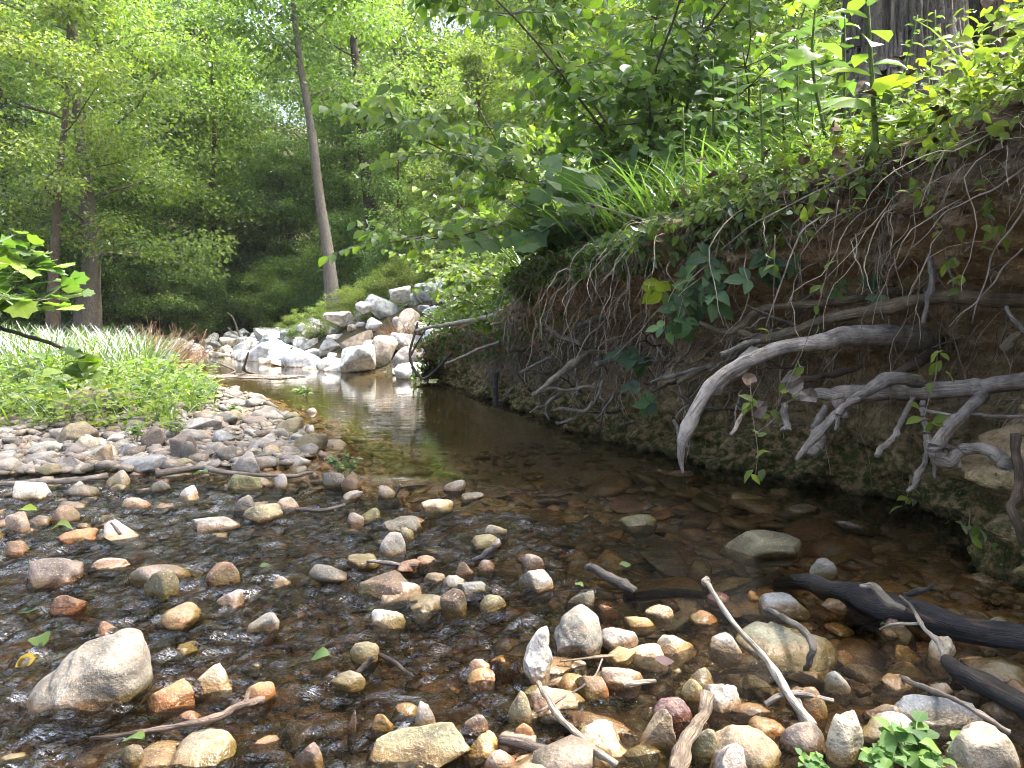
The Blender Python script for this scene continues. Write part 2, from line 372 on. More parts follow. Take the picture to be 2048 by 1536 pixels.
# ------------------------------------------------------------------ terrain
LY = np.array([-8, 3.70, 3.98, 4.30, 4.7, 5.3, 6.7, 8.5, 9.8, 12.8, 19.7, 26, 40])
LX = np.array([-12, -7.0, -3.2, -1.36, -1.28, -1.51, -2.2, -3.14, -4.2, -5.9, -10.2, -22, -60])
RY = np.array([-8, 1.5, 2.37, 3.0, 3.45, 4.33, 5.55, 6.9, 8.2, 10.2, 11.3, 12.2, 13.4, 16, 19.7, 26, 40])
RX = np.array([2.6, 1.95, 1.74, 1.78, 1.52, 1.04, .50, .13, -.37, -1.1, -1.55, -2.7, -4.2, -6.0, -9.0, -20, -58])
def polydist(x, y, PX, PY):
    d = np.full(np.shape(x), 1e9)
    for i in range(len(PX)-1):
        ax, ay, bx, by = PX[i], PY[i], PX[i+1], PY[i+1]
        t = np.clip(((x-ax)*(bx-ax)+(y-ay)*(by-ay))/((bx-ax)**2+(by-ay)**2), 0, 1)
        d = np.minimum(d, np.hypot(x-ax-t*(bx-ax), y-ay-t*(by-ay)))
    return d
def lip_h(y):
    return np.interp(y, [0, 2.5, 3.0, 4.0, 4.8, 5.6, 6.6, 8, 9.5, 11.5], [1.72, 1.68, 1.62, 1.5, 1.42, 1.36, 1.08, .9, .8, .75])
def top_rise(y): return np.interp(y, [1.5, 5, 6.5, 9], [1, 1, .6, .2])
def riffle_mask(x, y):
    m = sstep(3.9, 3.0, y + 0.25*x) * sstep(0.75, -0.35, x - 0.18*(y-1.2))
    m2 = sstep(1.95, 1.5, y)*0.35
    return np.clip(np.maximum(m, m2), 0, 1)
def ground_h(x, y):
    x = np.asarray(x, float); y = np.asarray(y, float)
    xl = np.interp(y, LY, LX); xr = np.interp(y, RY, RX)
    dl = polydist(x, y, LX, LY); dr = polydist(x, y, RX, RY)
    p = np.stack([x, y, 0*x], -1)
    n1 = fbm(p*0.9, 3, 3); n2 = fbm(p*4.5, 3, 9)
    inside = (x > xl) & (x < xr)
    rf = riffle_mask(x, y)
    dep = (0.15 + 0.25*sstep(5.2, 8.0, y))*sstep(0, 1.2, np.minimum(dl, dr*1.6)) + 0.03
    dep = dep*(1-rf) + rf*(0.06 + 0.02*n1)
    dep = np.where(y < 1.9, np.minimum(dep, 0.05 + 0.06*sstep(1.2, 1.9, y)), dep)
    hin = -dep + 0.012*n2
    # left: gravel bar, then meadow rising to the wooded hillside
    hl = 0.015 + (0.10*sstep(0, 1.4, dl) + 0.16*sstep(1.0, 4.5, dl))*np.interp(y, [5, 9, 14], [1, .55, .4]) + 0.5*sstep(6, 14, dl) + 0.035*n2*sstep(0, .5, dl) + 0.1*n1*sstep(1.5, 5, dl)
    # right: plateau above the cut bank; far: rip-rap slope
    lip = lip_h(y)
    rap = sstep(9.7, 10.8, y)
    hb = -0.3 + (lip + 0.25)*sstep(0.98, 1.15, dr) + (0.34*np.clip((dr-.1)/1.2, 0, 2.9)*sstep(.98, 1.15, dr)-.04)*top_rise(y) + 0.05*n1
    hrp = -0.1 + np.interp(y, [10, 12.3, 14, 16, 19, 23], [1.5, 1.55, 1.42, 1.1, .75, .35])*sstep(0.0, 3.0, dr) + 0.12*sstep(0, 2, dr) + 0.3*sstep(3, 8, dr) + 0.05*n1
    hr = hb*(1-rap) + hrp*rap
    h = np.where(inside, hin, np.where(x <= xl, hl, hr))
    hill = sstep(24, 75, y + 0.35*np.maximum(-x-4, 0))*16 + sstep(24, 40, y)*1.0
    hill = hill*np.interp(x, [-40, -10, 6, 20, 45], [1.15, 1.0, 0.55, 0.5, 0.6])
    fall = np.where(inside, sstep(22, 30, y), 1)
    return h + hill*fall
def axis(lo, hi, step, far_lo, far_hi, g=1.13):
    a = list(np.arange(lo, hi, step)); s = step; v = a[-1]
    while v < far_hi: s = min(s*g, 9.0); v += s; a.append(v)
    s = step; v = lo; pre = []
    while v > far_lo: s = min(s*g, 9.0); v -= s; pre.append(v)
    return np.array(pre[::-1] + a)
gx = axis(-4.6, 3.4, 0.055, -150, 150); gy = axis(0.5, 9.5, 0.055, -40, 190)
X, Y = np.meshgrid(gx, gy)
Z = ground_h(X, Y)
nx, ny = len(gx), len(gy)
V = np.stack([X, Y, Z], -1).reshape(-1, 3)
ii = (np.arange(ny-1)[:, None]*nx + np.arange(nx-1)[None]).ravel()
Q = np.stack([ii, ii+1, ii+nx+1, ii+nx], -1)
fx = V[Q].mean(1)
xl_f = np.interp(fx[:, 1], LY, LX); xr_f = np.interp(fx[:, 1], RY, RX)
dl_f = polydist(fx[:, 0], fx[:, 1], LX, LY); dr_f = polydist(fx[:, 0], fx[:, 1], RX, RY)
is_bed = (fx[:, 0] > xl_f-0.05) & (fx[:, 0] < xr_f+0.5) & (fx[:, 1] < 30)
bar_w = 1.45 + 0.25*fbm(fx*1.3, 2, 5)
is_bar = (~is_bed) & (fx[:, 0] <= xl_f) & (dl_f < bar_w*np.interp(fx[:, 1], [0, 5, 8, 12, 20], [1.2, 1.0, .55, .3, .2])) & (fx[:, 1] < 22)
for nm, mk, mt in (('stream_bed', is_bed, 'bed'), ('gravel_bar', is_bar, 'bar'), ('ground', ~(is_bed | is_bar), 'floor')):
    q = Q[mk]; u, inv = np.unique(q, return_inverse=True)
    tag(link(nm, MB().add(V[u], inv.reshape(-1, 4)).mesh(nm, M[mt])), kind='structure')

# ------------------------------------------------------------------ water
wx = axis(-3.3, 2.2, 0.017, -40, 3.0, 1.10); wy = axis(0.85, 4.2, 0.014, -6, 34, 1.09)
wx = wx[wx < 3.2]
X, Y = np.meshgrid(wx, wy); rf = riffle_mask(X, Y)
ca, sa = math.cos(R(16)), math.sin(R(16))
U, W_ = X*ca + Y*sa, -X*sa + Y*ca
Zw = rf*(0.017*fbm(np.stack([U*7, W_*17, 0*U], -1), 3, 21, 0.6) + 0.0095*fbm(np.stack([U*22, W_*46, 0*U], -1), 2, 31)) + 0.0006*fbm(np.stack([X*3, Y*5, 0*X], -1), 2, 41)
nx, ny = len(wx), len(wy)
ii = (np.arange(ny-1)[:, None]*nx + np.arange(nx-1)[None]).ravel()
me = MB().add(np.stack([X, Y, Zw], -1).reshape(-1, 3), np.stack([ii, ii+1, ii+nx+1, ii+nx], -1)).mesh('stream_water', M['water'])
a = me.attributes.new('riffle', 'FLOAT', 'POINT'); a.data.foreach_set('value', rf.ravel().astype(np.float32))
a = me.attributes.new('depth', 'FLOAT', 'POINT'); a.data.foreach_set('value', np.clip(-ground_h(X, Y), 0, 1).ravel().astype(np.float32))
tag(link('stream_water', me), kind='structure')

# ------------------------------------------------------------------ the cut bank, right
BS = np.linspace(0, 1, 620)
by = 0.6 + BS*(10.5-0.6)
bx = np.interp(by, RY, RX)
ker = np.ones(25)/25
bxs = np.convolve(np.pad(bx, 12, 'edge'), ker, 'valid')
tg = norm(np.stack([np.gradient(bxs), np.gradient(by)], -1)); bn = np.stack([-tg[:, 1], tg[:, 0]], -1)   # towards the stream
lip = lip_h(by)*sstep(10.6, 9.6, by) + 0.05*fbm(np.stack([by*1.7, 0*by, 0*by], -1), 2, 61)
und = np.interp(by, [0.6, 2.2, 2.6, 3.2, 4.0, 5.0, 6.5, 8, 11.9], [0, .03, .08, .28, .38, .30, .22, .12, .06])   # depth of the undercut
# profile: (t, offset towards stream, height as a fraction of the lip)
pt = np.array([0, .05, .10, .15, .24, .42, .55, .66, .76, .84, .9, .95, 1.0])
po = [0.02, 0.03, 0.02, -0.02, -.95, -1.0, -.62, -.12, .18, .12, -.10, -1.1, -2.6]           # in units of und for the hollow part
ph = np.array([-.28, -.06, .02, .06, .16, .42, .58, .72, .84, .93, .99, 1.04, 1.05])
T = np.linspace(0, 1, 150)
hollow = np.interp(T, pt, [1, 1, 1.05, 1.15, 1.3, 1.25, .95, .5, .15, 0, 0, 0, 0])
outw = np.interp(T, pt, [.05, .05, .06, .07, .06, .05, .06, .06, .10, .07, -.08, -.55, -1.3])
hh = np.interp(T, pt, ph)
off = outw[None, :] + (1-hollow[None, :])*und[:, None]
BZ = hh[None, :]*lip[:, None] + np.interp(T, [.90, .95, 1], [0, .09, .41])[None, :]*top_rise(by)[:, None]
BP = np.stack([bxs[:, None] + bn[:, 0:1]*off, by[:, None] + bn[:, 1:2]*off, BZ], -1)
lo_ = sstep(2.55, 2.9, by)[:, None]
rec = np.interp(by, [2, 2.8, 3.4, 4.5, 6], [.40, .46, .40, .24, .15])[:, None]*(lo_*np.interp(T, [.01, .07, .3, .5, .62, .74], [0, .85, 1, 1, .7, 0])[None, :] + (1-lo_)*np.interp(T, [.28, .44, .52, .62, .74], [0, .8, 1, .7, 0])[None, :])
BP[..., 0] -= bn[:, 0:1]*rec; BP[..., 1] -= bn[:, 1:2]*rec
d = 0.11*fbm(BP*2.3, 3, 71) + 0.075*fbm(BP*np.array([8, 8, 11.]), 3, 77) + .022*fbm(BP*27, 2, 78)
face = np.interp(T, [0, .85, .95, 1], [1, 1, .4, .3])[None, :]
BP[..., 0] += bn[:, 0:1]*d*face; BP[..., 1] += bn[:, 1:2]*d*face
BP[..., 2] += np.interp(T, [0, .9, 1], [0, .01, .08])[None, :]*fbm(BP*1.5, 2, 83)
ns, ntt = BP.shape[:2]
ii = (np.arange(ns-1)[:, None]*ntt + np.arange(ntt-1)[None]).ravel()
link_b = link('earth_bank', MB().add(BP.reshape(-1, 3), np.stack([ii, ii+1, ii+ntt+1, ii+ntt], -1)).mesh('earth_bank', M['soil']))
tag(link_b, kind='structure')
def bank_pts(k, t0, t1, y0, y1, r=rng):
    """random points on the bank surface with the local direction towards the stream"""
    i = r.integers(0, ns, 6*k+50); i = i[(by[i] >= y0) & (by[i] <= y1)][:k]
    tt = r.uniform(t0, t1, len(i)); j = (tt*(ntt-1)).astype(int)
    return BP[i, j], np.concatenate([bn[i], np.zeros((len(i), 1))], 1)
def top_h(x, y):
    """height of the bank top / ground, whichever is higher, for planting"""
    xr = np.interp(y, RY, RX); dr = polydist(x, y, RX, RY)
    g = ground_h(x, y)
    t = lip_h(y)*1.0 + .36*np.clip((dr-.05)/1.2, 0, 1.2)*top_rise(y)
    return np.where((x > xr-0.5) & (dr < 1.35) & (y < 10.4), np.maximum(g, t), g)
# ------------------------------------------------------------------ stones
def ico(sub):
    bm = bmesh.new(); bmesh.ops.create_icosphere(bm, subdivisions=sub, radius=1.0)
    v = np.array([p.co[:] for p in bm.verts]); f = np.array([[q.index for q in t.verts] for t in bm.faces]); bm.free()
    return v, f
ICO = {s: ico(s) for s in (1, 2, 3, 4, 5)}
def rock_shape(seed, ang=0.5, sub=3, rough=0.10):
    r = np.random.default_rng(seed); v, f = ICO[sub]; v = v.copy()
    v *= (1 + 0.22*fbm(v*0.9 + seed*3.7, 2, seed))[:, None]
    for _ in range(int(round(5 + ang*5))):
        n = norm(r.normal(size=3)); dd = r.uniform(0.90 - 0.48*ang, 0.98 - 0.20*ang)
        e = v@n - dd; v -= np.where(e > 0, e*(.7 + .28*ang), 0)[:, None]*n
    v *= (1 + rough*(.65-.3*ang)*fbm(v*2.0 + seed, 3, seed+5) + rough*0.3*fbm(v*7 + seed, 2, seed+9))[:, None]
    lo, hi = v.min(0), v.max(0)
    return (v-(lo+hi)/2)/((hi-lo)/2), f
ROCK = {}
def rock_mesh(kind, i, sub=3):
    key = (kind, i, sub)
    if key not in ROCK:
        ang = {'round': 0.38, 'block': 0.95, 'slab': 0.8, 'rip': 0.95}[kind]
        ROCK[key] = MB().add(*rock_shape(100*i + {'round': 1, 'block': 2, 'slab': 3, 'rip': 4}[kind], ang, sub, 0.10 if kind != 'rip' else 0.08))  .mesh('stone', M['rip' if kind == 'rip' else 'stone'])
    return ROCK[key]
C = dict(grey=(.21,.20,.18), lgrey=(.30,.285,.255), dgrey=(.11,.105,.095), blue=(.19,.205,.215), white=(.48,.455,.40), cream=(.38,.33,.245), tan=(.27,.205,.13), orange=(.26,.145,.065),
         rust=(.18,.10,.06), brown=(.17,.11,.07), dbrown=(.085,.06,.042), olive=(.17,.155,.09), mossy=(.12,.125,.05), pink=(.26,.20,.16), red=(.20,.135,.11), mauve=(.165,.135,.115), purple=(.12,.07,.075), lilac=(.30,.28,.26), yellow=(.31,.235,.11))
# visible box in the photograph (x0, y0, x1, y1), colour, shape, label, optional depth of its top below water (submerged)
STONES = [
 (285,1362,372,1412,'orange','block','orange wedge shaped stone touching the right foot of the big pale boulder'),
 (373,1328,450,1380,'cream','block','squarish tan stone with a flat bone white top in the riffle'),
 (240,1492,278,1532,'dbrown','round','small dark wet stone at the left end of the pale two lobed stone'),
 (280,1128,350,1196,'olive','block','tilted grey olive block with a dark wet foot standing in the riffle'),
 (410,1120,470,1170,'brown','block','upright brown block with a pointed top and a hollow right foot'),
 (296,1204,384,1246,'tan','round','low pinkish tan dome in the riffle above the big boulder'),
 (415,1178,475,1214,'lilac','block','red and white split stone beside the riffle, white on top'),
 (491,1218,547,1264,'lgrey','block','speckled light grey angular stone alone in the left riffle'),
 (96,1184,152,1224,'rust','block','rough rusty brown lump between floating leaves at the left'),
 (22,1106,137,1168,'mauve','round','large grey pink dome with a dark band by the left edge'),
 (185,1238,230,1272,'rust','block','wet brown stone just above the big pale boulder'),
 (488,1364,542,1402,'orange','round','orange stone with an olive cap at the end of the brown stick'),
 (340,1422,398,1450,'brown','round','brown dome just under the long brown stick'),
 (305,1458,352,1480,'orange','round','shiny orange brown pebble above the pale two lobed stone'),
 (455,897,522,950,'lgrey','block','tall light grey banded rock on the tip of the gravel bar'),
 (450,946,518,982,'mossy','slab','flat dark mossy rock below the tall banded rock'),
 (226,903,322,940,'blue','slab','broad blue grey slab lying in the gravel bar'),
 (102,909,164,948,'grey','block','grey block with a pale top edge in the gravel bar'),
 (0,956,84,1000,'white','block','rough white pitted rock at the left edge of the water'),
 (203,936,254,975,'cream','block','pale fluted stone on the water edge beside the grey stick'),
 (481,1003,556,1042,'olive','round','smooth olive domed cobble in the middle of the riffle'),
 (467,988,509,1028,'dgrey','round','dark round stone leaning behind the olive domed cobble'),
 (545,992,592,1021,'pink','round','pale pinkish stone right of the dark round stone'),
 (236,990,290,1016,'pink','round','pink tan dome in the shallow water off the bar'),
 (346,970,386,996,'white','block','small white capped stone standing off the gravel bar'),
 (183,1042,260,1078,'lgrey','block','whitish stone with a twig lying across its right end'),
 (103,1055,174,1086,'orange','round','orange brown dome behind the green floating leaf'),
 (0,1022,47,1068,'pink','slab','pink flat faced rock cut by the left edge of the picture'),
 (96,1007,147,1046,'brown','round','grey brown rock above the orange brown dome'),
 (0,1078,43,1112,'brown','round','brown rock cut by the left edge above the grey pink dome'),
 (173,1117,241,1140,'pink','slab','long low pink stone in the riffle, left'),
 (374,1038,466,1059,'grey','slab','long thin grey stone barely out of the riffle'),
 (126,958,167,985,'lgrey','block','grey white stone with a black foot off the gravel bar'),
 (295,959,333,984,'dgrey','round','dark grey stone in the water left of the mossy flat rock'),
 (607,870,640,892,'red','slab','reddish slab at the outer edge of the gravel bar'),
 (564,906,613,930,'lgrey','block','light grey wedge at the tip of the bar beside the pool'),
 (544,946,572,974,'lgrey','round','small whitish stone in the riffle right of the mossy flat rock'),
 (507,809,553,830,'dgrey','round','dark smooth dome at the far end of the gravel bar'),
 (534,855,573,880,'grey','round','grey olive dome on the outer edge of the bar'),
 (417,857,463,884,'blue','block','bluish block in the upper gravel bar'),
 (359,880,386,907,'dgrey','round','dark round cobble among pale bar stones'),
 (334,864,384,904,'mauve','slab','dark brown tilted slab in the gravel bar'),
 (178,887,215,919,'tan','block','tan split stone in the left gravel bar'),
 (36,898,104,926,'grey','slab','long grey flat stone in the left gravel bar'),
 (278,850,322,882,'mauve','block','brown grey block near the grassy edge of the bar'),
 (150,868,190,892,'cream','round','cream coloured cobble near the grassy edge of the bar'),
 (612,815,632,826,'white','round','tiny white stone standing alone in the pool'),
 (608,848,627,866,'white','round','small white pointed stone in the pool beside the bar'),
 (572,823,588,838,'dgrey','round','tiny dark stone in the pool beside the bar'),
 (640,940,693,974,'dgrey','slab','dark mossy stone below the watercress in the pool'),
 (679,942,718,980,'brown','round','smooth brown oblong stone right of the dark mossy one'),
 (754,966,796,996,'mauve','block','grey pink notched stone in the upper riffle'),
 (886,959,930,980,'grey','slab','flat grey stone alone in the pool with a dark gap under it'),
 (836,995,904,1020,'cream','round','pale stone just breaking the surface of the pool'),
 (694,1023,726,1050,'mauve','round','grey pink dome in the upper riffle'),
 (716,1012,764,1040,'mossy','block','mossy brown stone right of the grey pink dome'),
 (766,1027,841,1064,'dgrey','slab','long dark stone lying slantwise in the riffle'),
 (794,1052,826,1078,'olive','round','olive dome under the long dark stone'),
 (759,1061,807,1110,'lgrey','block','pale pyramid shaped stone with a black foot'),
 (970,1048,1012,1072,'lgrey','slab','small pale mossy stone beside the curved stick in the pool'),
 (941,1064,1000,1098,'olive','round','grey olive dome behind the curved stick'),
 (828,1107,875,1132,'brown','round','flat topped brown stone below the pale pyramid'),
 (1045,1106,1087,1140,'mauve','round','small brown grey dome standing in the pool'),
 (694,1140,812,1196,'dbrown','slab','long dark brown stone like a loaf, slanting to the right'),
 (731,1156,836,1200,'lgrey','slab','pale topped grey stone overlapping the long dark brown one'),
 (846,1142,888,1170,'red','round','pinkish red stone in the middle riffle'),
 (878,1147,931,1180,'grey','round','grey brown stone right of the pinkish red one'),
 (915,1156,980,1188,'blue','slab','slate grey stone with white streaks in the middle riffle'),
 (881,1178,930,1228,'dbrown','slab','dark leafy looking slab below the slate grey stone'),
 (960,1185,1010,1220,'olive','round','olive green dome below the slate grey stone'),
 (745,1214,806,1254,'white','slab','white wedge leaning over a dark hollow in the riffle'),
 (912,1122,944,1156,'brown','block','brown pointed stone above the slate grey stone'),
 (1042,1133,1107,1184,'lgrey','block','large pale stone with wet streaks at the edge of the still water'),
 (955,1117,988,1140,'mauve','round','mauve stone above the olive green dome'),
 (696,1282,753,1324,'olive','round','round olive brown cobble with a twig against it'),
 (934,1316,978,1342,'pink','round','small pink stone above an orange one in the lower riffle'),
 (934,1338,986,1364,'orange','slab','wet orange slab under the small pink stone'),
 (664,1342,724,1378,'mauve','slab','pinkish brown flat stone in the lower riffle'),
 (830,1406,875,1464,'lilac','block','lilac grey tall stone in the lower middle riffle'),
 (695,1424,711,1470,'brown','block','narrow brown stone on edge in the lower riffle'),
 (742,1427,780,1462,'orange','block','three cornered orange stone in the lower riffle'),
 (927,1432,975,1470,'mauve','round','pink brown oval stone in the lower riffle'),
 (738,1468,920,1530,'olive','slab','long olive tan rough stone at the bottom of the picture'),
 (938,1470,999,1514,'yellow','block','yellowish tan angular stone right of the long olive one'),
 (578,1484,642,1545,'red','block','pinkish red angular stone at the bottom edge'),
 (972,1505,1028,1550,'pink','block','pink stone at the bottom edge under the grey pink slab'),
 (1020,1388,1063,1444,'olive','round','pale ringed round stone just under water'),
 (997,1474,1082,1508,'mauve','slab','flat grey pink slab near the bottom edge'),
 (786,1522,852,1556,'white','round','white stone cut off by the bottom edge'),
 (778,1410,834,1430,'rust','slab','thin wet rusty slab touching the lilac grey stone'),
 (1202,1250,1277,1298,'lilac','round','whitish topped stone with an orange brown wet half'),
 (1316,1263,1396,1310,'cream','block','cream white angular stone with a tan right corner'),
 (1260,1286,1338,1320,'white','slab','flat white topped stone with a dark side'),
 (1428,1265,1488,1304,'white','round','white oblong stone left of the white centred mossy slab'),
 (1254,1229,1314,1253,'yellow','slab','flat yellowish stone with black specks in still water'),
 (1298,1208,1348,1231,'white','slab','small grey white stone with a black pebble beside it'),
 (1134,1176,1190,1214,'dgrey','block','dark glistening stone above the big grey boulder'),
 (1208,1330,1290,1374,'pink','slab','pink wedge sloping down into the water'),
 (1122,1348,1182,1380,'yellow','round','bright yellow tan stone beside the red brown lump'),
 (1154,1348,1217,1396,'rust','block','red brown rough lump right of the yellow tan stone'),
 (1413,1368,1486,1420,'lgrey','slab','light grey lobed stone near the pale straight stick'),
 (1380,1338,1432,1376,'olive','block','olive stone with a peaked top in still water'),
 (1366,1359,1406,1404,'yellow','round','tan round stone with a water ring round it'),
 (1316,1398,1388,1450,'purple','round','dark purple wet oval stone'),
 (1286,1420,1353,1502,'tan','block','tall tan stone with white water edge'),
 (1064,1384,1178,1430,'pink','round','pinkish orange flat stone under the thin stick'),
 (1026,1448,1070,1486,'orange','round','orange tan small stone near the bottom centre'),
 (1150,1486,1216,1540,'olive','block','olive tan stone under the thin stick at the bottom'),
 (1386,1464,1435,1526,'olive','round','grey olive oval right of the thick stick'),
 (1440,1455,1563,1545,'tan','round','big tan oval stone at the bottom right of centre'),
 (1430,1485,1522,1560,'lilac','block','white and pink speckled stone in front of the big tan oval'),
 (1532,1185,1622,1222,'blue','round','blue grey domed stone in still water near the log'),
 (1628,1112,1681,1156,'grey','round','round speckled grey stone in the dark pool by the log'),
 (1660,1342,1705,1386,'lgrey','round','pale mossy capped stone in still water'),
 (1668,1434,1729,1528,'cream','round','cream stone with a dark crack around its middle'),
 (1581,1445,1666,1512,'mauve','round','pinkish brown round stone at the foot of the short thick stick'),
 (1507,1436,1573,1476,'orange','round','orange tan stone with black spots above the big tan oval'),
 (1740,1442,1874,1500,'lilac','slab','lilac white slab with a pink lower half behind the watercress'),
 (1825,1404,1977,1454,'blue','slab','grey green pointed stone under the long thin stick at right'),
 (1936,1460,2046,1560,'cream','round','big cream stone cut by the bottom right corner'),
 (1985,1404,2046,1440,'pink','round','pink stone half under water by the right edge'),
 (1602,1378,1658,1436,'orange','round','bright orange brown round stone under water'),
 (1867,1270,1923,1320,'cream','block','pale stone at the end of the split dark plank'),
 (1870,1364,1914,1392,'lilac','round','lilac stone in still water right of the long thin stick'),
 (1744,1398,1806,1440,'tan','block','tan stone with black specks left of the grey green pointed one'),
 (1459,1063,1620,1112,'olive','slab','wide olive stone rising out of the dark pool'),
 (1244,1024,1316,1054,'mossy','round','mossy tipped stone in the dark pool below the arched branch'),
 (1384,1080,1430,1114,'brown','round','orange brown block beside the dark triangular slab','sub'),
 (1296,1046,1390,1100,'dgrey','slab','dark triangular slab under the still pool','sub'),
 (1284,1120,1450,1196,'brown','slab','large pitted brown slab under water left of the pale stick','sub'),
 (1448,1128,1570,1180,'brown','slab','second pitted brown slab under water, right of the first','sub'),
 (1672,1294,1742,1354,'rust','slab','red brown stone under water above the long thin stick','sub'),
 (1767,1360,1836,1408,'tan','slab','pale tan flat slab under water beside the long thin stick','sub'),
 (1264,1366,1346,1412,'mauve','slab','mauve flat stone under water left of the purple one','sub'),
 (1620,1258,1690,1330,'orange','slab','broad orange brown stone under water beside the mossy slab','sub'),
 (1050,1015,1130,1045,'brown','slab','broad brown flat stone under the still pool','sub'),
 (1130,1090,1210,1120,'orange','slab','orange flat stone under the still pool','sub'),
 (1196,1075,1262,1098,'yellow','slab','yellow brown flat stone under the still pool','sub'),
]
taken = []      # (x, y, radius) of stones already placed
def add_stone(loc, size, rotz, color, kind, i, label, cat='stone', group=None, sub=3, tilt=0.0, name='stone', pitch=0.0):
    o = link(name, rock_mesh(kind, i, sub), loc, color=color)
    o.scale = size; o.rotation_euler = (pitch, tilt, rotz)
    tag(o, label, cat, group); taken.append((loc[0], loc[1], max(size[0], size[1])))
    return o
def jitter(c, a=0.16):
    m = 1 + rng.uniform(-a, a)*1.2; return tuple(float(np.clip(x*m*(1+rng.uniform(-a, a)*.22), .02, .75)) for x in c)
for k, s in enumerate(STONES):
    x0, y0, x1, y1, cn, shp, lab = s[:7]; under = len(s) > 7
    p = at_z((x0+x1)/2, y1, 0.0)
    if x0 < 640 and y1 < 945 and not under: p = at_z((x0+x1)/2, y1, float(np.clip(ground_h(p[0], p[1]), 0, .3)))
    D = np.hypot(p[1], CAM_H-p[2]); w_ = (x1-x0)*D/FPX; a = math.atan2(CAM_H, p[1])
    dep = w_*(0.75 if shp != 'slab' else 0.7)
    vis = (y1-y0)*D/FPX
    h = max((vis-dep*0.8*math.sin(a))/math.cos(a), 0.22*w_)
    if under:
        dep = min(vis/max(math.sin(a), .2), w_*1.2); top = -0.025; h = 0.09
        hz = .06; zc = top-hz
    else:
        hz = max(h*0.72, 0.35*w_*0.5) + .02; zc = p[2] + h - hz
    hz = float(hz)
    add_stone((p[0], p[1] + dep*0.45, zc), (w_/2*1.06, dep/2*1.1, hz), rng.uniform(-.35, .35) + (math.pi if rng.random() < .5 else 0), jitter(C[cn], .07), shp, k % 9, lab, sub=4 if (x1-x0) > 60 else 3, tilt=rng.uniform(-.14, .14))

def outline_stone(pts, color, label, depth, Ybase, tilt_back=0.25, seed=1, ang=.3, name='boulder', cat='boulder', zbase=-0.05, rough=.05):
    """a stone modelled at its real place: its silhouette gives the section, depth (m) gives its thickness"""
    pts = np.array(pts, float); cx, cy_ = (pts[:, 0].min()+pts[:, 0].max())/2, (pts[:, 1].min()*.45+pts[:, 1].max()*.55)
    ctr = at_y(cx, cy_, Ybase)
    sc_ = np.linalg.norm(ctr - np.array([0, 0, CAM_H]))/FPX
    u, w2 = (pts[:, 0]-cx)*sc_, -(pts[:, 1]-cy_)*sc_*1.06
    th = np.arctan2(w2, u); rr = np.hypot(u, w2); o_ = np.argsort(th)
    th, rr = th[o_], rr[o_]
    v, f = ICO[5]; v = v.copy(); r = np.random.default_rng(seed)
    for _ in range(7):
        n = norm(r.normal(size=3)*np.array([.7, 1.3, .8])); dd = r.uniform(.72, .95); e = v@n-dd; v -= np.where(e > 0, e*.85*ang/.3, 0).clip(0)[:, None]*n if ang > 0 else 0
    t = np.arctan2(v[:, 2], v[:, 0]); m = np.hypot(v[:, 0], v[:, 2])
    rt = np.interp(t, np.concatenate([th-2*math.pi, th, th+2*math.pi]), np.tile(rr, 3))
    P = np.stack([np.cos(t)*m*rt, v[:, 1]*depth/2, np.sin(t)*m*rt], -1)
    s_ = float(rr.mean())
    P += (v/np.linalg.norm(v, axis=1, keepdims=True))*(s_*(rough*1.4*fbm(P/s_*1.6 + seed, 3, seed) + rough*0.35*fbm(P/s_*7 + seed, 3, seed+4)))[:, None]
    P[:, 1] += P[:, 2]*tilt_back
    base = ctr.copy(); base[2] = 0
    P += ctr
    for _ in range(3):                     # the bulge towards the viewer makes it larger: trim it back to its measured size
        rel = P - np.array([0, 0, CAM_H]); ff = rel[:, 1]*_cf - rel[:, 2]*_sf; qx = 1024 + FPX*rel[:, 0]/ff; qy = 768 - FPX*(rel[:, 1]*_sf + rel[:, 2]*_cf)/ff
        vz = P[:, 2] > -.005
        k_ = (pts[:, 0].max()-pts[:, 0].min())/(qx[vz].max()-qx[vz].min()); kz = (pts[:, 1].max()-pts[:, 1].min())/(qy[vz].max()-qy[vz].min())
        P[:, 0] = ctr[0] + (P[:, 0]-ctr[0])*k_ + ((pts[:, 0].max()+pts[:, 0].min())/2 - (qx[vz].max()+qx[vz].min())/2)*sc_
        P[:, 2] += (-(pts[:, 1].min() - qy[vz].min())*sc_)*np.clip((P[:, 2]-P[:, 2].min())/(P[:, 2].max()-P[:, 2].min()), 0, 1)
        P[:, 1] -= np.clip((pts[:, 1].max()-qy[vz].max())*sc_*1.2, -.08, .08)
    P[:, 2] = np.maximum(P[:, 2], zbase - .12)
    ob = link(name, MB().add(P, f).mesh(name, M['stone'], base), base, color=color); tag(ob, label, cat)
    taken.append((base[0], base[1], float(np.abs(u).max())))
    return ob
outline_stone([(53,1365),(79,1338),(111,1322),(148,1288),(206,1266),(251,1254),(275,1264),(296,1293),(308,1331),(304,1356),(282,1390),(252,1412),(185,1430),(119,1436),(66,1424),(54,1396)], (.19,.178,.15), 'big pale sandstone boulder with a humped right end, alone at the lower left', .22, at_z(180, 1425)[1]+.10, .12, 3)
outline_stone([(268,1505),(285,1482),(310,1477),(348,1488),(385,1462),(420,1455),(450,1468),(462,1495),(474,1520),(445,1548),(360,1552),(300,1548),(272,1530)], (.22,.195,.14), 'pale yellowish two lobed stone at the bottom left', .15, at_z(370, 1545)[1]+.06, .25, 5, name='stone', cat='stone')
outline_stone([(1103,1305),(1106,1268),(1122,1242),(1150,1215),(1168,1208),(1190,1221),(1203,1246),(1205,1278),(1196,1300),(1160,1318),(1122,1320)], (.19,.185,.16), 'big grey pointed boulder with a ridge, right of the white shard', .16, at_z(1155, 1312)[1]+.06, .15, 8, .5)
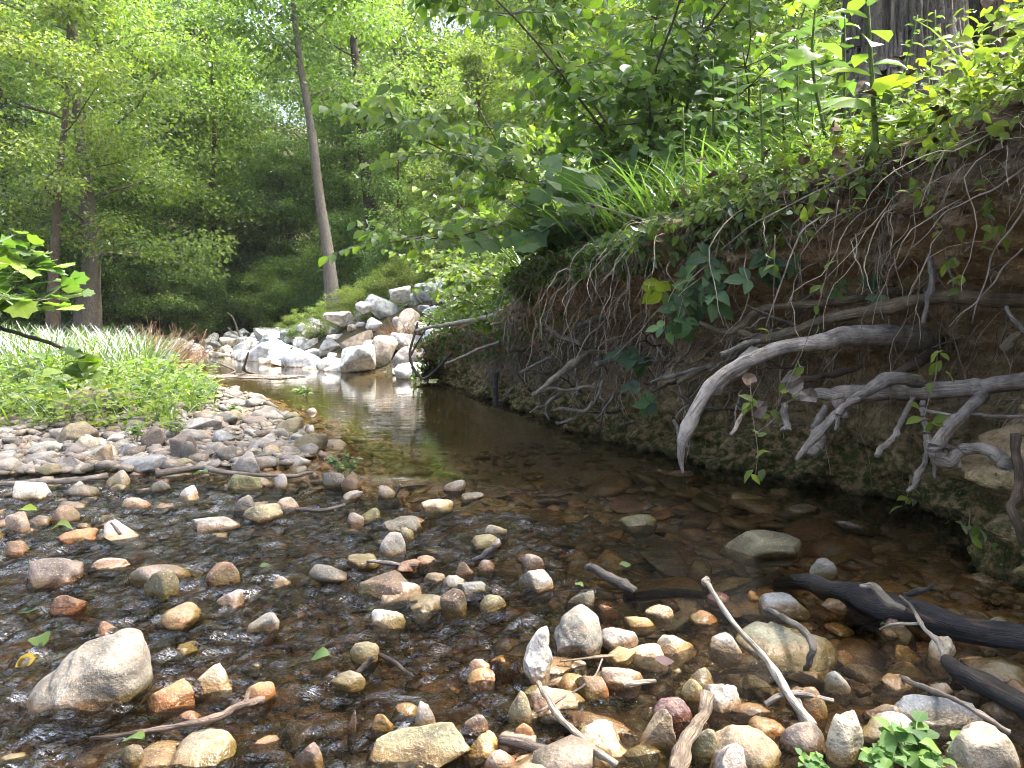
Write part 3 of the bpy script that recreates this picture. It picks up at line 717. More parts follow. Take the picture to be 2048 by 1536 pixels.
outline_stone([(1046,1300),(1066,1272),(1099,1252),(1103,1290),(1106,1335),(1100,1364),(1072,1372),(1050,1345)], (.38,.365,.33), 'upright white triangular shard with a green wet left flank', .09, at_z(1078, 1366)[1]+.03, .2, 11, .4, name='stone', cat='stone')
outline_stone([(1468,1262),(1490,1248),(1545,1240),(1600,1243),(1640,1256),(1660,1276),(1650,1292),(1610,1305),(1570,1314),(1530,1305),(1490,1285)], (.22,.225,.16), 'broad mossy slab with a chalk white middle under the curved stick', .17, at_z(1565, 1312)[1]+.08, .9, 13, .3, name='stone', cat='stone', rough=.03)
outline_stone([(1156,1470),(1170,1448),(1205,1438),(1228,1452),(1240,1480),(1254,1505),(1240,1516),(1200,1500),(1170,1488)], (.40,.36,.29), 'cream white craggy stone crossed by the thin stick near the bottom', .08, at_z(1205, 1508)[1]+.03, .3, 17, .6, name='stone', cat='stone')

# --- rip-rap boulders on the far right bank
RIP = [  # box, colour, label
 (684,690,748,748,(.62,.62,.60),'largest white boulder at the foot of the rock bank, mirrored in the pool'),
 (742,676,790,734,(.40,.34,.28),'tan brown boulder right of the largest white boulder'),
 (786,662,850,712,(.45,.46,.46),'grey slab faced boulder below the dead branch tip'),
 (682,668,742,706,(.30,.25,.19),'brown shaded boulder above the largest white boulder'),
 (788,698,846,745,(.37,.34,.31),'grey brown boulder low at the right end of the rock bank'),
 (640,680,685,716,(.55,.54,.51),'pale knobby boulder left of the largest white boulder'),
 (782,577,822,604,(.56,.57,.57),'whitish boulder topping the rock bank'),
 (710,604,745,626,(.54,.53,.51),'pale boulder high on the rock bank under the weeds'),
 (510,676,562,702,(.40,.43,.46),'bluish boulder low on the left of the rock bank'),
 (562,658,602,686,(.42,.44,.46),'long bluish grey boulder in the middle of the rock bank'),
 (594,652,640,684,(.48,.48,.47),'grey pointed boulder in the middle of the rock bank'),
 (597,680,634,706,(.43,.41,.39),'round grey boulder low in the rock bank'),
 (515,660,552,682,(.55,.54,.52),'pale round boulder on the upper left of the rock bank'),
 (552,690,596,712,(.47,.49,.51),'flat blue grey boulder at the water, left part of the rock bank'),
 (650,626,700,650,(.60,.59,.56),'white wedge boulder near the foot of the leaning trunk'),
 (690,632,730,660,(.50,.44,.36),'buff boulder right of the white wedge boulder'),
]
RB = np.array([(RX[i], RY[i]) for i in range(len(RX))])
def rap_pt(px, py):
    """where the ray meets the rip-rap slope"""
    d_ = ray(px, py); ts = np.linspace(9, 26, 700)
    P = np.array([0, 0, CAM_H]) + d_[None]*ts[:, None]/d_[1]
    hgt = ground_h(P[:, 0], P[:, 1]); k_ = np.argmax(P[:, 2] <= np.maximum(hgt, 0.0))
    return P[k_] if (P[:, 2] <= np.maximum(hgt, 0)).any() else at_y(px, py, 14)
riptaken = []
for k, (x0, y0, x1, y1, c, lab) in enumerate(RIP):
    p = rap_pt((x0+x1)/2, (y0+y1*2)/3 if y1 < 720 else y1-3); wd = (x1-x0)*p[1]/FPX; hg = (y1-y0)*p[1]/FPX
    z = CAM_H + ray(0, (y0+y1)/2)[2]/ray(0, (y0+y1)/2)[1]*p[1]
    add_stone((p[0], p[1]+wd*.15, z), (wd*.56, wd*.5, hg*.6), rng.uniform(-.5, .5), jitter(c, .05), 'rip', k % 8, lab, 'boulder', 'boulders of the rock bank', 4, rng.uniform(-.3, .3), 'boulder')
    riptaken.append((p[0], p[1], wd*.5))
RL = {0: ('white angular rip-rap boulder among others of the far rock bank', (.78, .765, .72)), 1: ('pale grey angular rip-rap boulder among others of the far rock bank', (.64, .63, .60)),
      2: ('bluish grey angular rip-rap boulder among others of the far rock bank', (.50, .52, .53)), 3: ('buff angular rip-rap boulder among others of the far rock bank', (.52, .47, .39))}
n = 0
for tr in range(6000):
    if n > 200: break
    yy = rng.uniform(10.0, 21.5); xr = np.interp(yy, RY, RX); xx = xr + rng.uniform(-0.15, 4.2)
    dr = polydist(np.array(xx), np.array(yy), RX, RY)
    if dr > 3.3: continue
    s = rng.uniform(.15, .40)*(1.0 if yy < 16 else .8)
    if n > 110: s *= 0.5
    if any((xx-a)**2+(yy-b)**2 < (0.62*(s+r_))**2 for a, b, r_ in riptaken): continue
    gz = float(ground_h(np.array(xx), np.array(yy)))
    m = int(rng.choice(4, p=[.36, .3, .18, .16])); c = RL[m][1]; qx = 1024 + FPX*xx/yy
    lab = '%s %s angular boulder %s, rock bank, %s' % ('large' if s > .3 else 'middling' if s > .19 else 'small', ['white', 'pale grey', 'bluish grey', 'buff'][m], 'at the waterline' if dr < .7 else 'low down' if dr < 1.5 else 'halfway up' if dr < 2.4 else 'near the top', 'far left end' if qx < 480 else 'left part' if qx < 590 else 'middle part' if qx < 690 else 'right part')
    add_stone((xx, yy, gz + s*.25), (s*rng.uniform(.9, 1.3), s*rng.uniform(.8, 1.1), s*rng.uniform(.6, .95)), rng.uniform(0, 6.28), jitter(c, .12), 'rip', int(rng.integers(8)), lab, 'boulder', lab.replace('boulder', 'boulders'), 4 if s > .25 else 3, rng.uniform(-.5, .5), 'boulder', rng.uniform(-.4, .4))
    riptaken.append((xx, yy, s)); n += 1

# --- loose stones: gravel bar, riffle, pool bed
def scatter(n, area, size, near_fac, cols, kinds, lab, group, zf, flat, tries=40, sep=.8, cat='stone', cut=None, name='stone', sg=.38):
    placed = 0
    tk = np.array([t for t in taken]); cnt = len(tk)
    buf = np.zeros((cnt+n+5, 3)); buf[:cnt] = tk
    for _ in range(n*tries):
        if placed >= n: break
        px, py = rng.uniform(area[0], area[2]), rng.uniform(area[1], area[3])
        p = at_z(px, py, 0.0)
        x, y = p[0], p[1]
        if cut is not None and not cut(x, y, px, py): continue
        s = rng.lognormal(math.log(size), sg)*(near_fac(y) if near_fac else 1)
        dd = np.hypot(buf[:cnt, 0]-x, buf[:cnt, 1]-y) < sep*(buf[:cnt, 2]+s)
        if dd.any(): continue
        h = float(ground_h(np.array(x), np.array(y)))
        cn = cols[int(rng.integers(len(cols)))]; kd = kinds[int(rng.integers(len(kinds)))]
        sz = (s*rng.uniform(.85, 1.3), s*rng.uniform(.75, 1.05), s*rng.uniform(*flat))
        d_ = dict(c=CN[cn], s='large' if s > size*1.25 else 'small' if s < size*.75 else 'middling', x='left edge' if px < 110 else 'far left' if px < 300 else 'left' if px < 520 else 'left of centre' if px < 800 else 'centre' if px < 1080 else 'right of centre' if px < 1350 else 'right' if px < 1650 else 'far right', d='back' if py < (area[1]+area[3])/2 else 'front')
        l = lab.format(**d_)
        add_stone((x, y, zf(h, sz[2])), sz, rng.uniform(0, 6.28), jitter(C[cn], .15), kd, int(rng.integers(9)), l, cat, l.replace(' cobble', ' cobbles').replace(' stone', ' stones'), 4 if y < 2.2 else 3, rng.uniform(-.3, .3), pitch=rng.uniform(-.25, .25), name=name)
        buf[cnt] = (x, y, s); cnt += 1; placed += 1
CN = dict(grey='grey', lgrey='light grey', dgrey='dark grey', blue='bluish', white='whitish', cream='cream', tan='tan', orange='orange brown', rust='rusty', brown='brown', dbrown='dark brown', olive='olive', mossy='mossy', pink='pinkish', red='reddish', mauve='mauve', purple='purplish', lilac='lilac', yellow='yellowish')
def inbar(x, y, px, py):
    xl = np.interp(y, LY, LX); return x < xl + .05 and polydist(np.array(x), np.array(y), LX, LY) < (1.5 if y < 6 else 1.0)
def inwater(x, y, px, py):
    return np.interp(y, LY, LX) < x < np.interp(y, RY, RX) - .1
scatter(230, (0, 785, 640, 975), .055, None, ['grey','lgrey','grey','dgrey','blue','tan','grey','mauve','dgrey','lgrey','olive','grey'], ['block','round','slab','block'], '{s} loose {c} cobble of the gravel bar, {d} half, {x}', '{} cobbles of the gravel bar', lambda h, s: h + s*.35, (.35, .75), cut=inbar, sep=.66, name='cobble', cat='cobble', sg=.5)
scatter(14, (0, 965, 1000, 1180), .048, None, ['dgrey','brown','mauve','olive','pink','grey','rust'], ['block','round','slab'], '{s} wet {c} stone poking out of the upper riffle, {d} half, {x}', 'small {} stones of the upper riffle', lambda h, s: rng.uniform(-.012, .012) + .01 - s*.35, (.4, .7), cut=inwater)
scatter(14, (0, 1180, 1080, 1545), .036, None, ['brown','orange','rust','mauve','olive','pink','tan','dbrown'], ['block','round','slab'], '{s} wet {c} stone in the lower riffle, {d} half, {x}', 'small {} stones of the lower riffle', lambda h, s: rng.uniform(-.03, .008) - s*.3, (.4, .7), cut=inwater)
scatter(65, (1040, 1180, 2048, 1545), .034, None, ['orange','rust','brown','tan','cream','mauve','pink','yellow','olive','purple','lgrey'], ['block','round','slab'], '{s} {c} stone in the shallow still water, {d} half, {x}', '{} stones near the bottom right', lambda h, s: rng.uniform(-.04, .012) - s*.4, (.4, .75), cut=inwater, sep=.72)
scatter(260, (760, 930, 1900, 1200), .08, None, ['brown','orange','dgrey','olive','tan','mauve','rust','dbrown'], ['slab','slab','round'], '{s} flat {c} stone on the pool bed, {d} half, {x}', 'flat {} stones under the pool', lambda h, s: max(h, -.2) + s*.3, (.22, .4), cut=inwater, sep=.7, name='flat_stone')

# past the countable ones: pebbles too small to tell apart, one mesh for each bed
def pebbles(n, area, size, mat, name, cutf, zoff, sub=1, sw=(.4, .8)):
    vs = [rock_shape(900+i, .85, sub, .1) for i in range(5)]
    px = rng.uniform(area[0], area[2], n); py = rng.uniform(area[1], area[3], n)
    P = np.array([at_z(a, b, 0.0) for a, b in zip(px, py)])
    keep = cutf(P[:, 0], P[:, 1]); P = P[keep]; k = len(P)
    P[:, 2] = ground_h(P[:, 0], P[:, 1])
    s = rng.lognormal(math.log(size), .4, k)
    S = np.stack([s*rng.uniform(.8, 1.3, k), s*rng.uniform(.7, 1.1, k), s*rng.uniform(*sw, k)], -1)
    a = rng.uniform(0, 6.28, k); ca_, sa_ = np.cos(a), np.sin(a); tl = rng.uniform(-.35, .35, k)
    Mx = np.zeros((k, 3, 3)); Mx[:, 0, 0] = ca_; Mx[:, 0, 1] = -sa_; Mx[:, 1, 0] = sa_; Mx[:, 1, 1] = ca_; Mx[:, 2, 2] = 1; Mx[:, 2, 0] = np.sin(tl)
    Mx = Mx*S[:, None, :]
    P[:, 2] += zoff*S[:, 2]
    mb = MB(); w5 = rng.integers(0, 5, k)
    for i in range(5):
        if (w5 == i).any(): mb.add(*inst(vs[i][0], vs[i][1], Mx[w5 == i], P[w5 == i]))
    tag(link(name, mb.mesh(name, mat)), kind='stuff')
def m_in(x, y): return (x > np.interp(y, LY, LX)) & (x < np.interp(y, RY, RX)-.02)
def m_bar(x, y): return (x < np.interp(y, LY, LX)+.1) & (polydist(x, y, LX, LY) < np.where(y < 6, 1.5, .7))
pebbles(4500, (-60, 1130, 1050, 1560), .020, M['bedpeb'], 'bed_pebbles', m_in, .2, 1, (.3, .6))
pebbles(7500, (950, 1130, 2110, 1560), .021, M['bedpeb'], 'bed_pebbles', m_in, .5, 1, (.3, .65))
pebbles(900, (1000, 1250, 2110, 1560), .026, M['barpeb'], 'grit', m_in, 1.6, 1, (.3, .6))
pebbles(1700, (-60, 1000, 1050, 1560), .040, M['bedpeb'], 'bed_pebbles', m_in, -.3, 2, (.25, .45))
pebbles(1700, (1000, 1000, 2110, 1560), .040, M['bedpeb'], 'bed_pebbles', m_in, 0, 2, (.3, .55))
pebbles(3600, (-60, 860, 2110, 1140), .045, M['bedpeb'], 'pool_pebbles', m_in, .1, 1, (.2, .4))
pebbles(8000, (-60, 770, 660, 985), .026, M['barpeb'], 'bar_pebbles', m_bar, .5, 1, (.3, .65))
pebbles(1600, (-60, 940, 800, 1080), .026, M['barpeb'], 'bar_pebbles', m_in, 1.2, 1, (.3, .6))
pebbles(2200, (330, 745, 800, 960), .034, M['bedpeb'], 'pool_pebbles', m_in, .1, 1, (.25, .5))
# ------------------------------------------------------------------ trees
LEAFQ = (np.array([[0,0,0],[.30,.45,.07],[0,1,-.02],[-.30,.45,.07]], float), [np.array([[0,1,2],[0,2,3]])])
LEAFO = (np.array([[0,0,0],[.20,.18,.05],[.31,.42,.09],[.22,.72,.05],[0,1,-.10],[-.22,.72,.05],[-.31,.42,.09],[-.20,.18,.05],[0,.42,0],[0,.72,-.03]], float),
         [np.array([[0,1,8],[0,8,7],[3,4,9],[9,4,5]]), np.array([[1,2,8,8],[7,8,8,6]])[:, :0].reshape(0,4) if False else np.array([[8,2,3,9],[6,8,9,5]]), np.array([[1,2,8],[8,6,7]])])
def clump_leaves(C_, rad, per, size, r, flat=.45, droop=.4):
    """leaves of sprays centred at C_ (k,3) with radius rad (k,)"""
    k = len(C_); n = k*per
    c = np.repeat(C_, per, 0); rr = np.repeat(rad, per)
    d = norm(r.normal(size=(n, 3))); q = r.random(n)**(1/2.2)
    o = d*(q*rr)[:, None]; o[:, 2] *= flat
    o[:, 2] -= droop*.45*(np.hypot(o[:, 0], o[:, 1])**2)/rr
    out = norm(o + 1e-6)
    up = np.array([0, 0, 1.0])
    nrm = norm(up*.75 + out*.45 + r.normal(size=(n, 3))*.42)
    al = out*np.array([1, 1, .3]) + r.normal(size=(n, 3))*.55 - up*droop
    return c + o, al, nrm, size*r.uniform(.6, 1.25, n)
def limb_path(p0, d, L, r, n=9, wob=.12, rise=.0):
    P = [np.array(p0, float)]; d = norm(np.array(d, float))
    for _ in range(n-1):
        d = norm(d + r.normal(size=3)*wob + np.array([0, 0, rise])); P.append(P[-1] + d*L/(n-1))
    return np.array(P)
def build_tree(seed, H, r0, cb, cr, nl, ncl, per, leaf, rc=(.5, 1.0), trunk=None, flat=.45, skirt=1.0, droop=.4, ctop=1.0):
    """returns trunk mesh, list of limb meshes, crown mesh (base at the origin)"""
    r = np.random.default_rng(seed)
    if trunk is None:
        z = np.linspace(0, H, 14); sw = np.cumsum(r.normal(size=(14, 2))*H*.006, 0); sw -= sw[0]
        trunk = np.column_stack([sw, z])
    tz = trunk[:, 2]; H = tz.max()
    rad = r0*np.clip(1-.86*(tz/H), .08, 1)**.9; rad = rad*(1 + .5*np.exp(-tz/(r0*2.2)))
    tp = smooth_path(trunk, 40); rp = np.interp(tp[:, 2], tz, rad)
    tm = MB().add(*tube(tp, rp, 12, True, .10, seed)).mesh('trunk', M['bark'])
    limbs, cl, cw = [], [], []
    for i in range(nl):
        f = cb + (1-cb)*(i+.5)/nl*.93; zz = f*H
        p0 = np.array([np.interp(zz, tz, trunk[:, 0]), np.interp(zz, tz, trunk[:, 1]), zz])
        a = i*2.4 + r.uniform(-.5, .5); g = (f-cb)/(1-cb)
        prof = (math.sin(math.pi*min(g*.8+.18, 1))**.7)*skirt**(1-g)
        L = cr*prof*r.uniform(.75, 1.15)
        P = limb_path(p0, (math.cos(a), math.sin(a), r.uniform(.15, .6)), L, r, 8, .14, .03)
        br = max(np.interp(zz, tz, rad)*.26, .010)
        limbs.append(MB().add(*tube(P, np.linspace(br, .008, 8), 6, True)).mesh('limb', M['bark']))
        k = max(2, int(ncl/nl))
        for t in r.uniform(.3, 1.05, k):
            q = P[min(int(t*7), 7)] + r.normal(size=3)*L*.20*np.array([1, 1, .55]); cl.append(q); cw.append(r.uniform(*rc)*(.7+.5*prof))
    for _ in range(int(ncl*.10)):
        cl.append(trunk[-1] + r.normal(size=3)*np.array([.5, .5, .6])*cr*.3*ctop); cw.append(r.uniform(*rc)*.8)
    Lp, al, nr, s = clump_leaves(np.array(cl), np.array(cw), per, leaf, r, flat, droop)
    cm = MB().add(*inst(LEAFQ[0], LEAFQ[1], frames(al, nr, s), Lp)).mesh('crown', M['leaf'], smooth=False)
    return tm, limbs, cm
PROTO = {
 'tall':   [build_tree(11+i, 18, .26, .30, 4.0, 15, 190, 170, .165, (.65, 1.2)) for i in range(3)],
 'mid':    [build_tree(31+i, 9.5, .12, .10, 3.0, 13, 140, 160, .14, (.5, .9)) for i in range(3)],
 'slim':   [build_tree(51+i, 21, .19, .52, 2.8, 10, 110, 170, .155, (.6, 1.1)) for i in range(2)],
 'bush':   [build_tree(71+i, 3.6, .05, .04, 2.0, 11, 90, 130, .11, (.4, .7), skirt=1.25) for i in range(3)],
}
def place_tree(kind, i, x, y, sc_, rz, leafc, barkc, label, cat='tree', group=None, name='forest_tree', parts=None, z=None, sz=None):
    tm, lm, cm = parts or PROTO[kind][i % len(PROTO[kind])]
    z = float(ground_h(np.array(x), np.array(y))) - .1 if z is None else z
    e = empty(name, (x, y, z), label, cat, group); e.rotation_euler = (0, 0, rz); e.scale = (sc_, sc_, sz or sc_)
    link('trunk', tm, (0,0,0), e, barkc)
    for m_ in lm: link('limb', m_, (0,0,0), e, barkc)
    if cm: link('crown', cm, (0,0,0), e, leafc)
    return e
GREY, DK, BRN = (.20, .175, .15), (.075, .065, .055), (.15, .115, .085)
LG = dict(bright=(.165, .235, .055), mid=(.125, .20, .05), deep=(.09, .155, .05), yel=(.19, .245, .05), cool=(.115, .19, .075))
GN = dict(bright='light green', mid='mid green', cool='bluish green', yel='yellow green', deep='dark green')
# --- single trees of the photograph
def pixel_trunk(pts, Y0, Y1=None):
    Y1 = Y1 or Y0; n = len(pts)
    return np.array([at_y(px, py, Y0 + (Y1-Y0)*i/(n-1)) for i, (px, py) in enumerate(pts)])
def hero_tree(pts, Y0, Y1, r0, seed, cb, cr, nl, ncl, leaf, leafc, barkc, label, per=170, rc=(.5, 1.0), name='forest_tree', **kw):
    tr = pixel_trunk(pts, Y0, Y1); base = tr[0].copy(); base[2] -= .3; tr[0, 2] -= .3
    parts = build_tree(seed, 0, r0, cb, cr, nl, ncl, per, leaf, rc, trunk=tr-base, **kw)
    return place_tree(None, 0, base[0], base[1], 1, 0, leafc, barkc, label, name=name, parts=parts, z=base[2])
hero_tree([(668,612),(655,500),(640,400),(628,300),(618,230),(604,150),(594,80),(586,0),(578,-100),(570,-190)], 17, 17.5, .15, 201, .52, 2.6, 10, 60, .13, LG['mid'], (.21,.19,.165), 'leaning grey trunk tree standing at the top of the white rock bank')
hero_tree([(757,520),(742,430),(730,330),(720,230),(712,130),(703,40),(694,-80),(688,-170)], 22, 22, .22, 202, .40, 3.0, 12, 80, .13, LG['bright'], DK, 'dark trunked tree right of the leaning grey one, with a broken stub high up')
hero_tree([(815,420),(810,300),(806,180),(804,60),(801,-60),(799,-130)], 26, 26, .24, 203, .42, 3.4, 12, 80, .13, LG['bright'], GREY, 'straight grey trunk between the leaning tree and the big shrub, against the sky')
hero_tree([(172,648),(181,560),(181,470),(172,390),(165,300),(158,220),(150,120),(146,20),(143,-100),(140,-200)], 18, 18.5, .25, 204, .16, 4.0, 18, 170, .125, LG['bright'], (.19,.16,.135), 'thick brown grey trunked tree at the left edge of the meadow', rc=(.5, .95))
hero_tree([(104,640),(108,540),(112,440),(120,330),(132,220),(136,100),(140,-60)], 16.5, 17, .12, 205, .22, 2.2, 12, 70, .115, LG['yel'], BRN, 'thin brown trunked tree just left of the thick one', rc=(.4, .75))
for k, (pts, Y0, r0, lab, bc) in enumerate([
 ([(48,600),(52,480),(58,360),(66,240),(70,120),(72,-20)], 23, .12, 'slender grey trunk deep in the shade at the far left', GREY), ([(22,600),(14,470),(8,330),(4,180),(2,40)], 21, .11, 'slender dark trunk at the very left edge', DK),
 ([(318,600),(312,480),(310,360),(306,230),(304,90),(303,0)], 25, .11, 'slender pale trunk right of the thick brown one', (.33,.3,.26)), ([(452,580),(448,470),(440,360),(436,240),(430,130)], 27, .10, 'slender grey trunk inside the bright rounded tree', GREY),
 ([(700,560),(694,420),(690,280),(682,130),(680,-20)], 26, .13, 'grey trunk just right of the leaning one, further back', GREY), ([(838,560),(832,420),(830,280),(826,140),(824,0)], 29, .12, 'slender dark trunk above the right end of the rock bank', DK),
 ([(560,600),(575,500),(590,400),(600,330)], 26, .09, 'dark leaning sapling trunk over the end of the pool', DK)]):
    hero_tree(pts, Y0, Y0, r0, 220+k, .45, 2.0, 8, 40, .14, LG[['mid','bright'][k % 2]], bc, lab)
# --- the rows behind, further and further off
FOREST = [  # kind, px, Y, scale, leaf, label
 ('mid',420,24,1.12,'bright','bright yellow green tree with a rounded top left of the leaning trunk'),
 ('mid',500,28,.9,'deep','dark tree in the shade behind the bright rounded one'),
 ('mid',310,23,.95,'bright','bushy light green tree between the thick trunk and the bright rounded tree'),
 ('mid',560,24,.62,'mid','low spreading tree over the end of the pool'),
 ('mid',690,25,.72,'mid','green understorey tree right behind the leaning trunk'),
 ('mid',800,21,.62,'mid','small green tree above the top of the rock bank'),
 ('mid',30,22,.85,'cool','cool green tree at the left edge behind the thin trunk'),
 ('mid',235,20,.62,'mid','small leafy tree right beside the thick brown trunk'),
 ('mid',870,25,.95,'bright','light green tree behind the tip of the big shrub'),
 ('mid',640,31,1.2,'bright','tall light green tree deep behind the leaning trunk'),
]
for k, (kd, px, Y_, s_, lc, lab) in enumerate(FOREST):
    x = at_y(px, 640, Y_)[0]
    place_tree(kd, k, x, Y_, s_, rng.uniform(0, 6.28), jitter(LG[lc], .12), BRN, lab)
bands = [  # y range, count, kinds
 (27, 34, 12, ['tall','tall','mid']), (34, 44, 16, ['tall','tall','slim']), (44, 62, 22, ['tall','tall','slim']), (62, 90, 20, ['tall','tall'])]
LBL = ['tall tree in the nearer rows of the wood beyond the pool', 'tall tree in the middle rows of the wood beyond the pool', 'tall tree in the deep rows of the wood beyond the pool', 'tree on the far wooded slope closing the view']
for b, (y0, y1, n, kinds) in enumerate(bands):
    for k in range(n):
        Y_ = rng.uniform(y0, y1); px = -150 + (2050+150)*(k + rng.uniform(.1, .9))/n if b else -150 + 1250*(k+rng.uniform(.1, .9))/n
        if 470 < px < 590 and b < 2: continue
        if 640 < px < 700 and b < 1: continue
        kd = kinds[int(rng.integers(len(kinds)))]
        x = at_y(px, 640, Y_)[0]
        hs = {'tall': .80, 'slim': .72, 'mid': 1.15}[kd]*rng.uniform(.85, 1.1)
        if 430 < px < 1000: hs *= .64
        elif 1000 <= px: hs *= .75
        lc = ['bright','mid','cool','yel','deep'][int(rng.choice(5, p=[.34,.26,.14,.14,.12]))]
        lab = '%s %s tree, %s, %s' % ({'tall': 'broad', 'slim': 'slender', 'mid': 'low'}[kd], GN[lc], LBL[b].split('tree ')[1], 'left edge' if px < 120 else 'far left' if px < 330 else 'left' if px < 560 else 'centre' if px < 900 else 'right' if px < 1400 else 'far right')
        place_tree(kd, int(rng.integers(3)), x, Y_, hs, rng.uniform(0, 6.28), jitter(LG[lc], .15), [GREY, DK, BRN][int(rng.integers(3))], lab, group=lab)
# --- undergrowth along the wood edge
for k in range(52):
    px = -120 + 1080*(k+rng.uniform(.1, .9))/52; Y_ = rng.uniform(18.5, 26) if px < 400 else rng.uniform(21, 27)
    x = at_y(px, 640, Y_)[0]
    if np.interp(Y_, LY, LX)-.4 < x < np.interp(Y_, RY, RX)+3.0 and Y_ < 24: continue
    lc = ['mid','cool','bright','bright'][k % 4]; lab = '%s bush at the foot of the wood, %s' % (GN[lc], 'left edge' if px < 100 else 'far left' if px < 250 else 'left' if px < 420 else 'left of the leaning trunk' if px < 640 else 'right of the leaning trunk')
    place_tree('bush', k, x, Y_, rng.uniform(.5, 1.05), rng.uniform(0, 6.28), jitter(LG[lc], .15), BRN, lab, 'bush', lab.replace('bush', 'bushes'), 'forest_bush')
# --- right bank: what stands behind the shrubs
for k, (kd, px, Y_, s_, lc, lab) in enumerate([
 ('mid',1120,15,.70,'yel','sunlit yellow green tree behind the big shrub'), ('mid',960,17,.60,'yel','sunlit young tree left of the big shrub, beyond the rock bank'), ('mid',1330,13,.62,'yel','yellow green tree behind the tall weeds of the bank'),
 ('mid',1560,14,.75,'bright','light green tree left of the huge grey trunk, further back'), ('mid',2000,13,.70,'yel','yellow green tree right of the huge grey trunk, further back'), ('tall',1230,26,.8,'bright','tall light green tree far behind the big shrub'),
 ('tall',1480,24,.8,'bright','tall light green tree far behind the tall weeds'), ('tall',1720,25,.85,'mid','tall tree far behind the huge grey trunk'), ('tall',2030,22,.85,'bright','tall tree far back at the right edge'),
 ('bush',1000,11.8,.42,'yel','yellow green bush at the right end of the rock bank'), ('bush',1080,10.6,.45,'bright','light green bush between the rock bank and the big shrub'), ('bush',890,15.8,.42,'yel','small yellow bush topping the right end of the rocks'),
 ('bush',1180,9.8,.6,'bright','leafy bush on the bank under the big shrub'), ('bush',1440,10.0,.7,'yel','sunlit bush behind the grass of the bank top'), ('bush',1650,9.0,.6,'yel','sunlit bush left of the huge trunk'), ('bush',1985,8.5,.62,'yel','sunlit bush right of the huge trunk'), ('bush',800,19,.6,'cool','grey green bush behind the top of the rock bank')]):
    x = at_y(px, 640, Y_)[0]
    place_tree(kd, k+1, x, Y_, s_, rng.uniform(0, 6.28), jitter(LG[lc], .1), BRN, lab, 'bush' if kd == 'bush' else 'tree', name='bank_bush' if kd == 'bush' else 'bank_tree')
for k in range(26):
    px = 880 + 1250*(k+rng.uniform(.1, .9))/26; Y_ = rng.uniform(17, 40); x = at_y(px, 640, Y_)[0]
    lc = ['bright','yel','mid'][k % 3]; lab = '%s tree of the sunlit wood behind the bank, %s' % (GN[lc], 'behind the big shrub, left' if px < 1050 else 'behind the big shrub' if px < 1280 else 'behind the grass tufts' if px < 1500 else 'left of the huge trunk' if px < 1720 else 'right of the huge trunk')
    place_tree(['mid','tall','tall'][k % 3], k, x, Y_, rng.uniform(.6, .85), rng.uniform(0, 6.28), jitter(LG[lc], .12), [GREY, DK, BRN][k % 3], lab, group=lab, name='bank_tree')
# --- the huge grey trunk on the bank and its thin neighbours
def furrowed(tr, rad, seed):
    P = smooth_path(tr, 170); rr = np.interp(P[:, 2], tr[:, 2], rad); sides = 320
    v, f = tube(P, rr, sides, True)
    n = 170*sides; a = np.tile(np.arange(sides)*2*math.pi/sides, 170); zz = np.repeat(P[:, 2], sides)
    q = np.stack([np.cos(a)*2.6, np.sin(a)*2.6, zz*.55], -1)
    rid = 1-np.abs(fbm(q*np.array([3.4, 3.4, 2.0]), 3, seed))*2.0
    c = np.repeat(P, sides, 0)
    v[:n] = c + (v[:n]-c)*(1 + .11*rid + .05*fbm(q*np.array([5, 5, 2.]), 2, seed+3))[:, None]
    return v, f
def plain_hero(pts, Y0, r0, barkc, label, seed, crown=None, top=9.0, sp=None):
    tr = pixel_trunk(pts, Y0); tr[0, 2] -= .35; base = tr[0].copy(); d_ = norm(tr[-1]-tr[-2]); tr = np.vstack([tr, tr[-1]+d_*top])
    tr = tr - base; rad = np.interp(tr[:, 2], [0, .3, .8, tr[-1, 2]], [r0*1.7, r0*1.25, r0, r0*.35])
    tm = MB().add(*furrowed(tr, rad, seed)).mesh('trunk', M['bark'])
    parts = None; e = empty('bank_tree', base, label, 'tree'); link('trunk', tm, (0,0,0), e, barkc)
    if crown:
        r = np.random.default_rng(seed); C_, W_2 = [], []
        for i in range(crown['nl']):
            zz = crown['z0'] + (tr[-1, 2]-crown['z0'])*(i+.5)/crown['nl']; a = i*2.4
            p0 = [np.interp(zz, tr[:, 2], tr[:, 0]), np.interp(zz, tr[:, 2], tr[:, 1]), zz]
            P = limb_path(p0, (math.cos(a), math.sin(a), .5), crown['R']*r.uniform(.7, 1.1), r, 8, .16)
            link('limb', MB().add(*tube(P, np.linspace(r0*.28, .015, 8), 7)).mesh('limb', M['bark']), (0,0,0), e, barkc)
            for t in r.uniform(.35, 1.05, crown['k']): C_.append(P[min(int(t*7), 7)] + r.normal(size=3)*np.array([.8, .8, .4])); W_2.append(r.uniform(.5, .95))
        Lp, al, nr, s = clump_leaves(np.array(C_), np.array(W_2), crown['per'], .12, r)
        link('crown', MB().add(*inst(LEAFQ[0], LEAFQ[1], frames(al, nr, s), Lp)).mesh('crown', M['leaf'], smooth=False), (0,0,0), e, LG['mid'])
plain_hero([(1802,230),(1805,150),(1806,100),(1806,-60)], 5.2, .36, (.30,.27,.235), 'huge grey furrowed trunk standing on top of the cut bank', 5, dict(z0=6.0, nl=13, k=8, R=3.6, per=120), 8.0)
plain_hero([(1978,240),(1972,160),(1962,90),(1950,-60)], 7.0, .10, (.05,.045,.042), 'slim black trunk right of the huge grey one', 6)
plain_hero([(1990,260),(1986,160),(1984,60),(1980,-80)], 7.8, .12, (.22,.17,.13), 'slim brown trunk beside the slim black one', 7)

